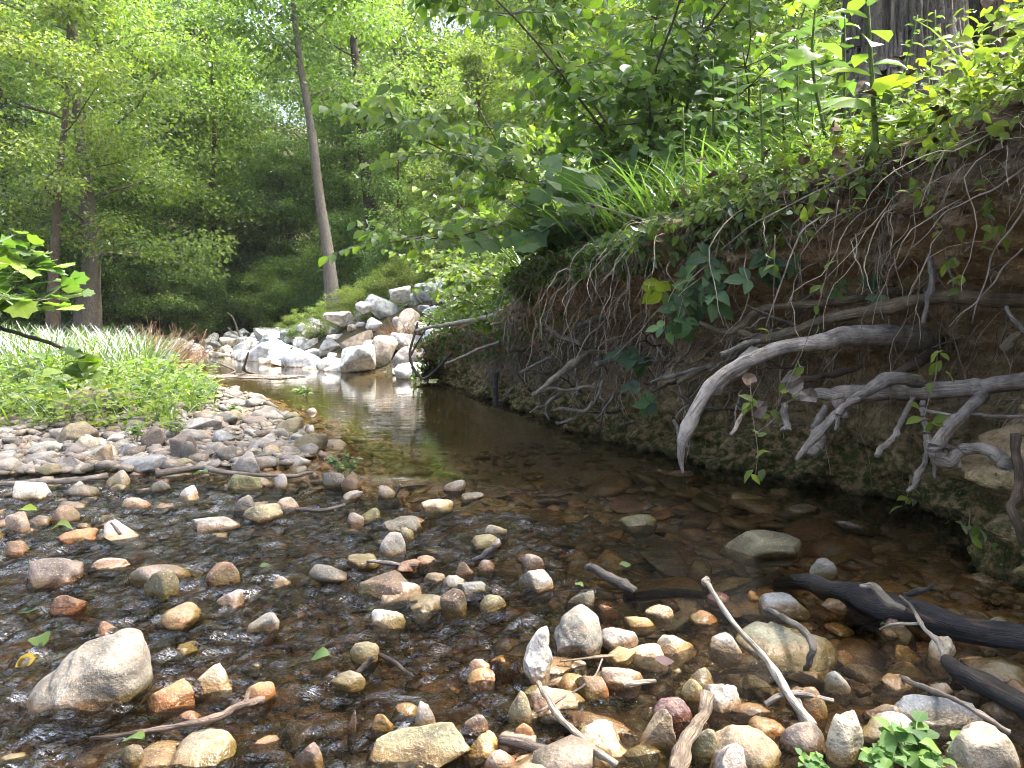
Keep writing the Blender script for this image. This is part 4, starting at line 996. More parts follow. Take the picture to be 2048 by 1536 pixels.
# ------------------------------------------------------------------ exposed roots and dead branches of the cut bank
def wood_tube(pts, rpx, sides=9, n=26, lump=.16, seed=1, wob=.004):
    """pts: (px, py, Y) in order; rpx: radii in photo pixels at each point -> tube at its real place and size"""
    P = np.array([at_y(a, b, c) for a, b, c in pts]); rr = np.array([r_*p[2]/FPX for r_, p in zip(rpx, pts)])
    n = max(n, 7*len(P)); S = smooth_path(P, n); u = np.linspace(0, len(P)-1, n); r_ = np.interp(u, np.arange(len(P)), rr)
    S = S + wob*np.stack([vnoise(np.stack([u*2.3, 0*u+k*9.1, 0*u], -1), seed+k) for k in range(3)], -1)
    r_ = r_*(1 + .10*vnoise(np.stack([u*1.7, 0*u, 0*u], -1), seed+5))
    return fibre(S, r_, max(sides, 12), lump, seed)
def zz(pts, Y0, Y1):
    n = len(pts); return [(a, b, Y0 + (Y1-Y0)*i/max(n-1, 1)) for i, (a, b) in enumerate(pts)]
def lerp_r(a, b, n): return list(np.linspace(a, b, n))
def root(name, label, color, parts, cat='root', seed=1, **kw):
    mb = MB(); first = None; tb = []
    for i, (pts, rp) in enumerate(parts):
        rp = rp if len(rp) == len(pts) else lerp_r(rp[0], rp[-1], len(pts))
        v, f, t_ = wood_tube(pts, rp, seed=seed*7+i, **kw)
        mb.add(v, f); tb.append(t_)
        if first is None: first = at_y(*pts[0])
    o = link(name, add_grain(mb.mesh(name, M['wood'], first), tb), first, color=color)
    return tag(o, label, cat)
WHITE, PALE, TAN, BRW, GRY = (.50,.455,.40), (.36,.315,.26), (.23,.18,.115), (.15,.105,.07), (.27,.245,.21)
root('root', 'upper of two long tan roots running together across the bank', TAN, [(zz([(1397,646),(1429,659),(1456,664),(1482,655),(1499,634),(1525,619),(1570,611),(1637,608),(1698,602),(1753,590),(1805,582),(1866,579),(1930,578)], 3.5, 3.15), lerp_r(6, 9, 13))], seed=1, lump=.1)
root('root', 'lower of two long tan roots, thicker to the right', TAN, [(zz([(1478,662),(1515,677),(1546,675),(1582,666),(1619,649),(1668,634),(1717,625),(1759,616),(1805,607),(1851,598),(1912,594),(1972,598),(2070,601)], 3.42, 2.75), lerp_r(8, 15, 13))], seed=2, lump=.1)
root('dead_branch', 'bleached arched dead branch curving down to a broken hanging tip', WHITE, [([(1862,690,3.4),(1805,671,3.15),(1744,671,3.02),(1683,674,2.95),(1622,686,2.9),(1561,698,2.88),(1515,715,2.88),(1470,735,2.88),(1433,762,2.88),(1401,802,2.88),(1379,845,2.88),(1366,880,2.88),(1362,908,2.88),(1365,945,2.88)], [24,21,18,16,15,13.5,13,13,13,13,14,12,7,2])], 'dead branch', 3, sides=14, n=90, lump=.14)
root('root', 'thick horizontal root low on the right, with a short stub hanging under it', PALE, [([(2075,756,2.55),(1988,770,2.68),(1927,779,2.75),(1866,782,2.8),(1805,784,2.85),(1744,787,2.9),(1683,790,2.95),(1637,788,3.0),(1590,794,3.1)], [18,17,17,17,16,16,16,14,9]), ([(1672,792,2.93),(1680,812,2.9),(1690,835,2.88)], [14,12,8])], seed=4, sides=12, lump=.12)
root('dead_branch', 'split grey branch crossing in front of the thick horizontal root', GRY, [([(1842,768,2.75),(1805,757,2.7),(1774,760,2.68),(1744,774,2.66),(1713,796,2.64),(1683,819,2.62),(1637,864,2.6),(1592,922,2.58)], [14,13,12,11,10,9,8,3]), ([(1716,800,2.6),(1685,812,2.58),(1676,835,2.56),(1670,860,2.56)], [7,6,5,3])], 'dead branch', 5, lump=.22)
root('root', 'short dark root slanting up into the hollow behind the arched branch', BRW, [(zz([(1868,706),(1840,722),(1820,733),(1786,752),(1765,768)], 3.15, 2.8), [14,13,12,11,9])], seed=6)
root('root', 'knobby J shaped root hooking up and out of the picture at right', PALE, [([(1966,790,2.7),(1948,808,2.62),(1924,832,2.56),(1896,859,2.5),(1878,887,2.47),(1873,908,2.46),(1884,922,2.46),(1905,917,2.46),(1924,900,2.46),(1948,896,2.44),(1982,905,2.4),(2003,920,2.38),(2021,930,2.36),(2075,926,2.34)], [12,13,13,14,15,15,14,12,11,11,12,13,14,14])], seed=7, sides=12, lump=.13, n=80)
root('root', 'short crooked rootlet hanging alone left of the claw shaped root', PALE, [(zz([(1824,798),(1811,829),(1796,856),(1790,875),(1768,893),(1753,912)], 2.7, 2.55), [5,6,6,6,6,5])], seed=8)
root('root', 'claw shaped pale root with three hanging fingers', PALE, [(zz([(1844,800),(1848,835),(1854,866),(1857,893),(1850,920),(1838,945),(1826,968),(1815,985)], 2.66, 2.5), [6,6,7,7,6,6,5,4]), (zz([(1858,892),(1869,927),(1872,956)], 2.56, 2.52), [5,4,3]), (zz([(1857,888),(1890,893),(1912,902),(1921,937)], 2.55, 2.45), [5,5,6,5])], seed=9)
root('root', 'thin straight rootlet running level to the right edge', PALE, [(zz([(1851,824),(1912,829),(1972,831),(2070,831)], 2.62, 2.5), [3,3.5,3.5,3.5])], seed=10)
root('root', 'upright brown root dropping down the mossy foot at the right edge', BRW, [(zz([(2031,866),(2036,945),(2034,991),(2024,1028),(2052,1085)], 2.32, 2.2), [8,9,9,9,9])], seed=11)
root('root', 'upright crooked grey root crossing both long tan roots', GRY, [(zz([(1861,508),(1864,544),(1861,571),(1853,611),(1845,648)], 2.8, 2.72), [5,6,6,5,4])], seed=12)
root('root', 'rusty root slanting up under the overhang', (.20,.12,.07), [(zz([(1766,560),(1808,531),(1842,501),(1880,485)], 3.05, 3.1), [4,6,7,7])], seed=13)
root('dead_branch', 'pale dead branch pointing out left over the pool from the far bank', (.40,.37,.33), [(zz([(833,661),(891,649),(952,640),(1007,628),(1052,616)], 7.4, 6.6), [3,4,5,5.5,6])], 'dead branch', 14)
root('dead_branch', 'bent yellowish branch reaching down to the water left of the roots', (.34,.29,.21), [(zz([(1065,792),(1099,765),(1129,741),(1166,713),(1181,704),(1227,707),(1262,710)], 4.85, 5.1), [3,6,7,7,6,5,5])], 'dead branch', 15)
root('root', 'small wavy root under the bent yellowish branch', PALE, [(zz([(1065,788),(1099,777),(1135,780),(1181,774),(1200,790)], 4.85, 5.0), [3,3,3,3,2])], seed=16)
root('dead_branch', 'cut grey stick pointing at the bent yellowish branch', GRY, [(zz([(1192,731),(1227,719),(1262,704)], 4.75, 4.85), [6,6,5])], 'dead branch', 17)
root('root', 'thin grey root hanging left over the water from the debris clump', GRY, [(zz([(1042,745),(1074,728),(1104,714)], 5.6, 5.6), [2,3,3])], seed=18)
root('root', 'long thin grey root above the green tuft at the far bank', GRY, [(zz([(890,728),(928,713),(958,698),(1000,684)], 6.7, 6.5), [2,3,3,3])], seed=19)
root('root', 'looped pale root over the leaf debris clump', PALE, [(zz([(1094,656),(1123,674),(1153,683),(1165,704)], 5.3, 5.2), [3,4,4,3])], seed=20)
root('dead_branch', 'short barkless branch lying on the bare soil, upper left of the bank', GRY, [(zz([(1155,652),(1196,637),(1255,633)], 5.1, 5.15), [4,6,5])], 'dead branch', 21)
root('root', 'forked little root just above the water left of the ivy', GRY, [(zz([(1107,820),(1129,817),(1166,823),(1186,803)], 4.9, 4.9), [2,3,3,3]), (zz([(1112,848),(1146,838)], 4.9, 4.9), [3,3])], seed=22)
root('dead_branch', 'thin dead stick left of the arched branch, upper of two', PALE, [(zz([(1300,764),(1348,750),(1394,738),(1424,732)], 3.9, 3.85), [2,4,5,5])], 'dead branch', 23)
root('dead_branch', 'thin dead stick left of the arched branch, lower of two', TAN, [(zz([(1355,767),(1379,750),(1412,736)], 3.8, 3.75), [4,5,5])], 'dead branch', 24)
root('root', 'arching grey root following the edge of the bank at the upper left', GRY, [(zz([(1131,567),(1147,543),(1173,517),(1202,501),(1242,490)], 5.4, 5.3), [3,4,4,4,3])], seed=25)
root('dead_branch', 'short snapped stick poking from the greenery at the bank top', GRY, [(zz([(1138,497),(1182,493)], 5.7, 5.7), [5,5])], 'dead branch', 26)
root('root', 'small grey rootlet level with the ferny greenery', GRY, [(zz([(1080,584),(1133,581)], 5.8, 5.8), [3,3])], seed=27)
root('dead_branch', 'splintered stub of wood under the arched branch', WHITE, [(zz([(1428,775),(1448,758),(1472,744),(1512,700)], 2.98, 3.15), [15,17,15,10])], 'dead branch', 28, lump=.3)
root('dead_branch', 'blunt little stick just above the arched branch', GRY, [(zz([(1442,711),(1485,690),(1516,682)], 3.05, 3.15), [5,6,6])], 'dead branch', 29)
root('dead_branch', 'short barkless stub hanging straight down between the dead leaves', GRY, [(zz([(1573,864),(1570,835),(1566,805)], 2.75, 2.8), [8,7,6])], 'dead branch', 30, lump=.25)
root('root', 'lumpy root knob hanging under the split branch', GRY, [(zz([(1622,912),(1628,895),(1634,878),(1632,850),(1650,815)], 2.78, 2.95), [6,14,12,10,9])], seed=31, lump=.3, sides=12)
root('root', 'thin pale rootlet hanging under the grey dead leaf', PALE, [(zz([(1463,872),(1479,841),(1493,815)], 2.75, 2.8), [4,5,4])], seed=32)
root('root', 'level brown root behind the arched branch and the thick root', BRW, [(zz([(1600,760),(1650,752),(1700,740),(1722,732)], 3.15, 3.3), [6,6,6,4])], seed=33)
root('root', 'stubby root lump in the upper right corner of the hollow', TAN, [(zz([(2010,700),(2026,680),(2042,665)], 2.65, 2.6), [9,9,8])], seed=34)
root('root', 'thin crooked root leaving the picture at right above the thick root', GRY, [(zz([(2010,612),(2030,640),(2060,668)], 2.5, 2.45), [4,5,5])], seed=35)
# drift wood piled at the foot of the far bank
root('dead_branch', 'dark forked twig standing in the pool before the far bank', (.05,.042,.036), [(zz([(836,645),(820,712),(849,757),(905,705)], 8.0, 7.6), [2,2.5,3,2]), (zz([(820,712),(862,640)], 8.0, 8.2), [2,1.5])], 'dead branch', 36)
root('post', 'dark weathered wooden post standing in the water at the bank', (.045,.05,.045), [(zz([(990,745),(991,780),(993,815)], 6.0, 5.95), [6,6,6])], 'post', 37, lump=.12)

for k, (lab, pts, Y0, Y1) in enumerate([('long dry cane reaching left out of the grass over the bank', [(1172,408),(1260,432),(1400,457)], 4.3, 4.0), ('dry cane hanging over the bare soil at the upper left', [(1250,480),(1222,560),(1195,655)], 4.6, 4.5), ('dry cane lying along the bank edge below the small leaves', [(1725,332),(1640,378),(1520,440),(1440,500)], 2.85, 3.3),
   ('dry cane slanting from the creepers down to the cut stick', [(1372,560),(1300,640),(1225,715)], 3.9, 4.2), ('dry cane drooping before the two long tan roots, right', [(2046,500),(1972,580),(1900,655)], 2.2, 2.4), ('steep dry cane at the right edge', [(2060,400),(1985,520),(1945,650)], 2.15, 2.3), ('dry cane crossing the overhang in the upper right corner', [(2060,330),(1980,380),(1900,420),(1820,500)], 2.2, 2.5), ('dry cane bending over the middle of the overhang', [(1660,420),(1600,470),(1565,560),(1530,660)], 2.9, 2.9)]):
    root('dry_cane', lab, (.38,.33,.27), [(zz(pts, Y0, Y1), lerp_r(1.9, 1.0, len(pts)))], 'cane', 150+k, sides=6, wob=.006)
# lesser dead twigs and rootlets sticking out of the face
rt = np.random.default_rng(93)
for k in range(46):
    px = rt.uniform(1010, 1620); py = rt.uniform(590, 860)
    Yb = np.interp(px, [1000, 1150, 1360, 1640], [6.9, 5.4, 4.2, 3.3]) - rt.uniform(.05, .3)
    if py > np.interp(px, [1010, 1360, 1640], [800, 880, 930]): continue
    a = rt.uniform(-.5, .9) if rt.random() < .7 else rt.uniform(1.0, 1.9); L = rt.uniform(35, 110)*3.6/Yb
    P = [(px, py, Yb+.12)]; 
    for j in range(4): a += rt.normal()*.28; P.append((P[-1][0]-math.cos(a)*L/4, P[-1][1]+math.sin(a)*L/4, Yb + .12 - .06*(j+1)))
    r0 = rt.uniform(2.0, 4.2); fk = P[2]; b2 = a + rt.choice([-1, 1])*rt.uniform(.5, 1.0)
    F = [fk, (fk[0]-math.cos(b2)*L*.22, fk[1]+math.sin(b2)*L*.22, fk[2]-.04), (fk[0]-math.cos(b2+.3)*L*.42, fk[1]+math.sin(b2+.3)*L*.42, fk[2]-.06)]
    lab = '%s dead twig on the cut bank, %s, %s' % ('pale' if k % 3 else 'brown', 'upper part' if py < 690 else 'middle part' if py < 770 else 'just above the water', 'far left end' if px < 1130 else 'left' if px < 1280 else 'near the creepers' if px < 1450 else 'by the arched branch')
    root('dead_twig', lab, (PALE, GRY, BRW)[k % 3] if k % 3 != 1 else GRY, [(P, lerp_r(r0, r0*.4, 5)), (F, lerp_r(r0*.6, r0*.3, 3))], 'twig', 300+k, sides=7).__setitem__('group', lab)
# fine roots: far more than one could count
def hair(n, t0, t1, y0, y1, Lr, rad, name, colr, r, out=.10, curl=.42, seg=7, big=.0):
    P, N = bank_pts(n, t0, t1, y0, y1, r); k = len(P); mb = MB()
    L = r.uniform(Lr[0], Lr[1], k)*r.uniform(.5, 1.1, k)
    d = norm(N*r.uniform(.5, 1.2, (k, 1)) + r.normal(size=(k, 3))*.35 + np.array([0, 0, .1]))
    pts = [P - N*.02]; q = P.copy()
    for s_ in range(seg):
        d = norm(d + np.array([0, 0, -.38]) + r.normal(size=(k, 3))*curl)
        q = q + d*(L/seg)[:, None]; q[:, 2] = np.maximum(q[:, 2], .01); pts.append(q.copy())
    S = np.stack(pts, 1)
    R_ = rad*r.uniform(.6, 1.5, k)*np.clip(P[:, 1]/4.6, .3, 1.4)
    for i in range(k):
        mb.add(*tube(S[i], np.linspace(R_[i], R_[i]*.35, seg+1), 3, False))
    return tag(link(name, mb.mesh(name, M['dead']), color=colr), kind='stuff')
rr_ = np.random.default_rng(91)
hair(1500, .45, .9, 1.9, 5.2, (.08, .36), .0018, 'fine_roots', (.24,.185,.13), rr_)
hair(1500, .35, .9, 3.6, 8.5, (.06, .34), .0020, 'fine_roots', (.26,.21,.155), rr_)
hair(420, .40, .85, 1.9, 6.0, (.25, .80), .0042, 'hanging_roots', (.32,.27,.20), rr_, curl=.32, seg=10)
hair(600, .84, .95, 1.7, 6.5, (.12, .45), .0024, 'hanging_stems', (.28,.23,.18), rr_, curl=.38)
hair(500, .12, .4, 1.9, 8.5, (.05, .25), .0016, 'fine_roots', (.12,.10,.065), rr_)
hair(1000, .34, .62, 2.6, 8.0, (.15, .50), .0026, 'hanging_roots', (.17,.14,.10), rr_, curl=.28, seg=9)
# trailing debris caught on the roots
def dead_leaf(loc, size, label, color, seed, nrm=(0, -.8, .5)):
    r = np.random.default_rng(seed); v, f = LEAFO[0].copy(), LEAFO[1]
    v[:, 0] *= 1.7; v[:, 2] += .25*np.sin(v[:, 1]*5 + seed)*np.abs(v[:, 0]) + .12*r.normal(size=len(v))
    Mx = frames(np.array([[r.uniform(-.5, .5), -.1, -1.]]), np.array([nrm]), size)
    o = link('dead_leaf', MB().add(*inst(v, f, Mx, np.zeros((1, 3)))).mesh('dead_leaf', M['dead'], smooth=False), loc, color=color)
    return tag(o, label, 'dead leaf')
dead_leaf(at_y(1512,800,2.7), .075, 'big curled grey dead leaf hanging below the arched branch', (.17,.145,.12), 1)
dead_leaf(at_y(1584,745,2.8), .09, 'torn grey dead leaf draped over the end of the thick root', (.16,.135,.115), 2)
dead_leaf(at_y(1620,775,2.85), .08, 'small grey dead leaf right of the torn one', (.22,.19,.16), 3)
dead_leaf(at_y(1492,745,2.95), .07, 'tan dead leaf on the splintered stub', (.27,.20,.15), 4)
for k in range(90):
    pass
def litter(n, name, colr, sampler, size, r, upn=True):
    P, N = sampler(n); k = len(P)
    v, f = LEAFO[0].copy(), LEAFO[1]; v[:, 0] *= 1.3; v[:, 2] += .25*np.sin(v[:, 1]*6)*np.abs(v[:, 0])*1.5
    nr = N + r.normal(size=(k, 3))*.45
    mb = MB().add(*inst(v, f, frames(r.normal(size=(k, 3)), nr, size*r.uniform(.5, 1.3, k)), P + N*.012))
    tag(link(name, mb.mesh(name, M['dead'], smooth=False), color=colr), kind='stuff')
litter(420, 'leaf_litter', (.19,.15,.12), lambda n: bank_pts(n, .55, .86, 1.9, 7.0, rr_), .055, rr_)
litter(900, 'leaf_litter', (.20,.15,.10), lambda n: (lambda x, y: (np.stack([x, y, top_h(x, y)], -1), np.tile([0, 0, 1.], (n, 1))))(np.interp(rr_.uniform(1.6, 7, n), RY, RX) + rr_.uniform(-.1, 2.4, n), rr_.uniform(1.6, 7, n)), .07, rr_)

# ------------------------------------------------------------------ plants: leaf objects on real stems
def leaf_tpl(kind):
    if kind == 'ovate': return LEAFO
    v = LEAFO[0].copy(); f = LEAFO[1]
    if kind == 'lance': v[:, 0] *= .72; v[:, 2] -= .10*v[:, 1]**2
    if kind == 'broad': v[:, 0] *= 1.25
    if kind == 'round':
        v[:, 0] *= 1.35; v[:, 1] = v[:, 1]*.95
    return v, f
def lobed_tpl(n=5):
    """five pointed lobes round the leaf stalk (maple, sycamore)"""
    a = np.radians(np.array([-100, -78, -55, -40, -22, 0, 22, 40, 55, 78, 100])); rr = np.array([.34, .85, .74, .95, .80, 1.0, .80, .95, .74, .85, .34])
    v = [[0, 0, 0]] + [[math.sin(t)*q, .12+math.cos(t)*q*.9, -.12*q*q + .05*(i % 2)] for i, (t, q) in enumerate(zip(a, rr))]
    f = [[0, i+1, i+2] for i in range(10)]
    return np.array(v), [np.array(f)[:, ::-1]]
def tri_tpl():
    """three leaflets on one stalk"""
    v, f = leaf_tpl('ovate'); out = MB()
    for a, L in ((0, 1.08), (66, .85), (-66, .85)):
        c, s_ = math.cos(R(a)), math.sin(R(a)); q = v*L*.62
        p = np.stack([q[:, 0]*c - q[:, 1]*s_, q[:, 0]*s_ + q[:, 1]*c, q[:, 2]], -1); p[:, 1] += .33 if a == 0 else .25
        out.add(p, f)
    st, sf = tube([[0, 0, 0], [0, .30, 0]], .012, 3, False); out.add(st, sf)
    return out
def leaf_variant(v, k):
    v = np.array(v, float).copy(); y, x = v[:, 1].copy(), v[:, 0]
    if k == 1: v[:, 2] -= .22*y**2; v[:, 0] *= .88
    if k == 2: v[:, 0] += .12*y**2; v[:, 2] += .10*np.abs(x)*2 - .06*np.sin(y*7)
    if k == 3: v[:, 2] -= .12*y**2 - .10*x*y*2; v[:, 0] -= .10*y**2
    return v
def uv_mesh(v, f, uv, smooth=True):
    me = MB().add(v, f).mesh('leaf', M['leaf'], smooth=smooth); at = me.attributes.new('leaf_uv', 'FLOAT_VECTOR', 'POINT'); at.data.foreach_set('vector', np.asarray(uv, np.float32).ravel()); return me
LM = {k: [uv_mesh(leaf_variant(leaf_tpl(k)[0], q), leaf_tpl(k)[1], LEAFO[0]) for q in range(4)] for k in ('ovate', 'lance', 'broad', 'round')}
LM['lobed'] = [uv_mesh(leaf_variant(lobed_tpl()[0], q), lobed_tpl()[1], lobed_tpl()[0], False) for q in range(4)]
_t = tri_tpl(); _tv = np.concatenate(_t.v); _tu = np.concatenate([LEAFO[0]]*3 + [np.zeros((len(_tv)-3*len(LEAFO[0]), 3))])
LM['tri'] = [uv_mesh(leaf_variant(_tv, q), [np.concatenate(_t.t)] + ([np.concatenate(_t.q)] if _t.q else []), _tu) for q in range(4)]
TPL = {'ovate': leaf_tpl('ovate'), 'lance': leaf_tpl('lance'), 'broad': leaf_tpl('broad'), 'round': leaf_tpl('round'), 'lobed': lobed_tpl()}
def put_leaves(root_o, kind, Pos, al, nr, size, color, limit=300, var=.16):
    """each leaf its own child; past the limit (the nearest in view first) the rest as one part"""
    k = len(Pos); size = np.broadcast_to(size, (k,)); Fm = frames(al, nr, size)
    base = np.array(root_o.location)
    vis = in_view(Pos, 20); d = np.linalg.norm(Pos - np.array([0, 0, CAM_H]), axis=1)
    order = np.argsort(np.where(vis, d/size, 1e6)); 
    nind = min(limit, int(vis.sum())) if limit < k else k
    for i in order[:nind]:
        o = bpy.data.objects.new('leaf', LM[kind][int(rng.integers(4))]); col.objects.link(o); o.parent = root_o
        m = np.eye(4); m[:3, :3] = Fm[i]; m[:3, 3] = Pos[i]-base
        o.matrix_basis = Matrix(m.tolist()); o.color = (*jitter(color, var), 1)
    rest = order[nind:]
    if len(rest):
        tv, tf = TPL[kind]
        tag(link('foliage', MB().add(*inst(tv, tf, Fm[rest], Pos[rest]-base)).mesh('foliage', M['leaf']), (0,0,0), root_o, color), kind='stuff')
def stem(root_o, P, r0, r1, color, name='stem', sides=6):
    P = np.asarray(P, float); base = np.array(root_o.location)
    return link(name, MB().add(*tube(P-base, np.linspace(r0, r1, len(P)), sides)).mesh(name, M['stem']), (0,0,0), root_o, color)
UP = np.array([0, 0, 1.0])
def twig_leaves(P, r, per=9, spread=.9, hang=.35, face=None):
    """leaves set alternately along a twig path"""
    P = np.asarray(P); t = np.linspace(.15, 1, per); idx = t*(len(P)-1); i0 = np.minimum(idx.astype(int), len(P)-2); f = (idx-i0)[:, None]
    pos = P[i0]*(1-f)+P[i0+1]*f; T_ = norm(P[i0+1]-P[i0]); side = norm(np.cross(T_, UP)+1e-6)
    sg = np.where(np.arange(per) % 2, 1, -1)[:, None]
    al = T_*.6 + side*sg*spread + r.normal(size=(per, 3))*.25 - UP*hang
    nr = UP*.8 + r.normal(size=(per, 3))*.4 if face is None else UP*.42 + r.normal(size=(per, 3))*.42 + np.array(face)*.9
    return pos, al, nr
def shrub(base, stems, ntw, per, size, color, label, seed, tw=.55, kind='ovate', face=(0, -.6, .2), limit=300, cat='shrub', name='shrub', stemc=(.11,.095,.07)):
    r = np.random.default_rng(seed); e = empty(name, base, label, cat); A = [[], [], []]
    for (dx, dy, dz, L) in stems:
        P = limb_path(base, (dx, dy, dz), L, r, 12, .10, .02); P[3:, 2] -= np.linspace(0, .18*L*math.hypot(dx, dy)/max(math.sqrt(dx*dx+dy*dy+dz*dz), .1), 9)
        stem(e, P, .014, .004, stemc)
        for j in range(ntw):
            t = r.uniform(.22, 1.0); q = P[int(t*11)]; a = r.uniform(0, 6.28)
            W = limb_path(q, (math.cos(a), math.sin(a)*.8, r.uniform(-.15, .35)), tw*r.uniform(.6, 1.3), r, 6, .12, -.02)
            stem(e, W, .005, .0015, stemc, 'twig', 4)
            p, al, nr = twig_leaves(W, r, per, .8, .6, face)
            A[0].append(p); A[1].append(al); A[2].append(nr)
    Pos, al, nr = (np.concatenate(z) for z in A)
    put_leaves(e, kind, Pos, al, nr, size*r.uniform(.65, 1.2, len(Pos)), color, limit)
    return e
SHG, SHY, SHB = (.12,.19,.045), (.14,.205,.045), (.07,.125,.045)
def onbank(x, y, dz=0.0): return (float(x), float(y), float(top_h(np.array(x), np.array(y)))+dz)
shrub(onbank(1.15, 5.7), [(-.95,-.2,.9,2.6),(-.75,-.4,1.2,2.8),(-.5,-.2,1.4,2.8),(-.2,-.3,1.5,2.8),(-1.1,.1,.55,2.2),(.15,-.1,1.5,2.6),(-.9,-.5,1.5,3.0),(.4,-.2,1.4,2.6)], 42, 14, .10, SHG, 'big many stemmed shrub with oval leaves leaning out over the pool', 301)
shrub(onbank(1.9, 6.1), [(-.5,-.3,1.2,2.4),(0,-.3,1.4,2.6),(.5,-.2,1.2,2.4),(-.2,-.4,.9,1.9),(.7,-.2,.9,2.0)], 32, 13, .098, SHG, 'second oval leaved shrub behind the tall weeds, right of the leaning one', 302)
shrub(onbank(.75, 7.4), [(-.9,-.2,1.0,2.4),(-.6,-.3,1.4,2.6),(-1.0,-.2,.5,1.9),(0,-.2,1.5,2.6),(.5,-.2,1.3,2.4)], 34, 13, .098, (.14,.21,.045), 'lighter green shrub behind the leaning one, over the rock bank', 303)
shrub(onbank(.28, 8.6), [(-.9,-.2,.9,1.7),(-.4,-.3,1.2,1.8),(.2,-.2,1.3,1.8),(-.9,-.4,.4,1.3)], 22, 11, .10, SHY, 'yellow green shrub low over the bank left of the big shrub', 304)
shrub(onbank(.0, 9.6), [(-.8,-.2,.8,1.5),(-.3,-.3,1.1,1.5),(.3,-.2,1.0,1.4)], 18, 11, .095, SHY, 'small bright shrub just right of the white rock bank', 305)
shrub(onbank(.95, 5.2), [(-.8,-.5,.3,1.1),(-.5,-.6,.5,1.0),(-.9,0,.4,1.1)], 9, 7, .13, SHB, 'lobed leaved sapling low under the big shrub', 306, kind='lobed')
shrub(onbank(2.6, 6.8), [(0,-.2,1.3,2.4),(.4,-.3,1.1,2.2),(-.4,-.2,1.3,2.4)], 24, 11, .10, SHY, 'sunlit shrub just left of the huge grey trunk', 307)

# --- tall broad leaved weeds on the bank top
def weed(px, py, Y0, top, nl, size, color, label, seed, kind='broad', lean=0.0, r0=.008, lim=300, sc0=(.10,.15,.03)):
    r = np.random.default_rng(seed); b = at_y(px, py, Y0); b[2] -= .08; tp = at_y(top[0], top[1], Y0 - .05)
    e = empty('tall_weed', b, label, 'weed')
    mid = (b+tp)/2 + np.array([lean, 0, 0]); P = smooth_path([b, mid, tp], 12); stem(e, P, r0, r0*.5, sc0)
    pos, al, nr = [], [], []
    for i in range(nl):
        t = .18 + .80*i/max(nl-1, 1); q = P[0] + (P[-1]-P[0])*0; k_ = t*11; i0 = min(int(k_), 10); q = P[i0]+(P[i0+1]-P[i0])*(k_-i0)
        a = i*2.4 + r.uniform(-.4, .4)
        pos.append(q); al.append([math.cos(a), math.sin(a), r.uniform(-.35, .45)]); nr.append([0 + r.normal()*.25, -.35, 1.0])
    s_ = size*np.linspace(1.05, .6, nl)*r.uniform(.8, 1.15, nl)
    put_leaves(e, kind, np.array(pos), np.array(al), np.array(nr), s_, color, lim)
    return e
WB = (.125,.20,.04)
weed(1755,262,2.95,(1732,-40),13,.19,WB,'tallest weed with huge leaves and a thick pale stalk at the edge of the bank',401,r0=.012)
weed(1652,235,3.4,(1634,-20),15,.19,(.11,.18,.055),'tall weed with big drooping leaves left of the tallest one',402,lean=-.04,r0=.009)
weed(1598,225,3.7,(1594,60),12,.18,(.10,.165,.06),'tall weed with grey green leaves near the grass',403,r0=.007)
weed(1690,215,4.1,(1690,30),12,.14,WB,'weed between the tallest weed and the huge trunk',404)
weed(1428,240,4.1,(1426,118),10,.15,(.08,.14,.045),'shorter weed with one big pale leaf beside the grass tufts',405)
weed(1860,215,3.8,(1870,20),20,.085,WB,'leafy weed in front of the huge trunk, right half',406,'ovate')
weed(1950,230,3.6,(1965,50),20,.08,(.12,.18,.028),'leafy weed at the right, near the slim black trunk',407,'ovate')
weed(1790,205,4.2,(1835,30),20,.085,WB,'leafy weed in front of the middle of the huge trunk',408,'ovate')
weed(2020,260,3.2,(2040,120),12,.10,(.09,.15,.035),'weed with narrow leaves cut by the right edge',409,'lance')
weed(1370,330,4.3,(1366,215),12,.11,(.09,.145,.045),'feathery narrow leaved weed among the grass tufts',410,'lance')
weed(1527,295,3.6,(1520,168),22,.075,(.11,.175,.035),'bushy fine leaved weed in the middle of the bank top',411,'lance')
weed(1480,300,3.9,(1475,150),14,.14,(.08,.14,.045),'leafy weed with drooping blue green leaves behind the grass',412,'broad')
weed(1570,250,3.9,(1560,110),14,.13,(.10,.17,.035),'weed with pointed leaves between the grass and the tall weeds',413,'broad')

for k in range(20):
    px = 1600 + 440*(k+rng.uniform(.1, .9))/20; Y0 = rng.uniform(3.3, 4.4); py = float(rng.uniform(225, 275))
    weed(px, py, Y0, (px+rng.uniform(-30, 30), py-rng.uniform(30, 80)), 16, .075, jitter(WB, .15), 'small leaved herb on the bank top, ' + ('left of the tallest weed' if px < 1700 else 'left of the huge trunk' if px < 1780 else 'before the huge trunk' if px < 1920 else 'right of the huge trunk'), 430+k, 'ovate', r0=.004).__setitem__('group', 'small herbs around the huge trunk')
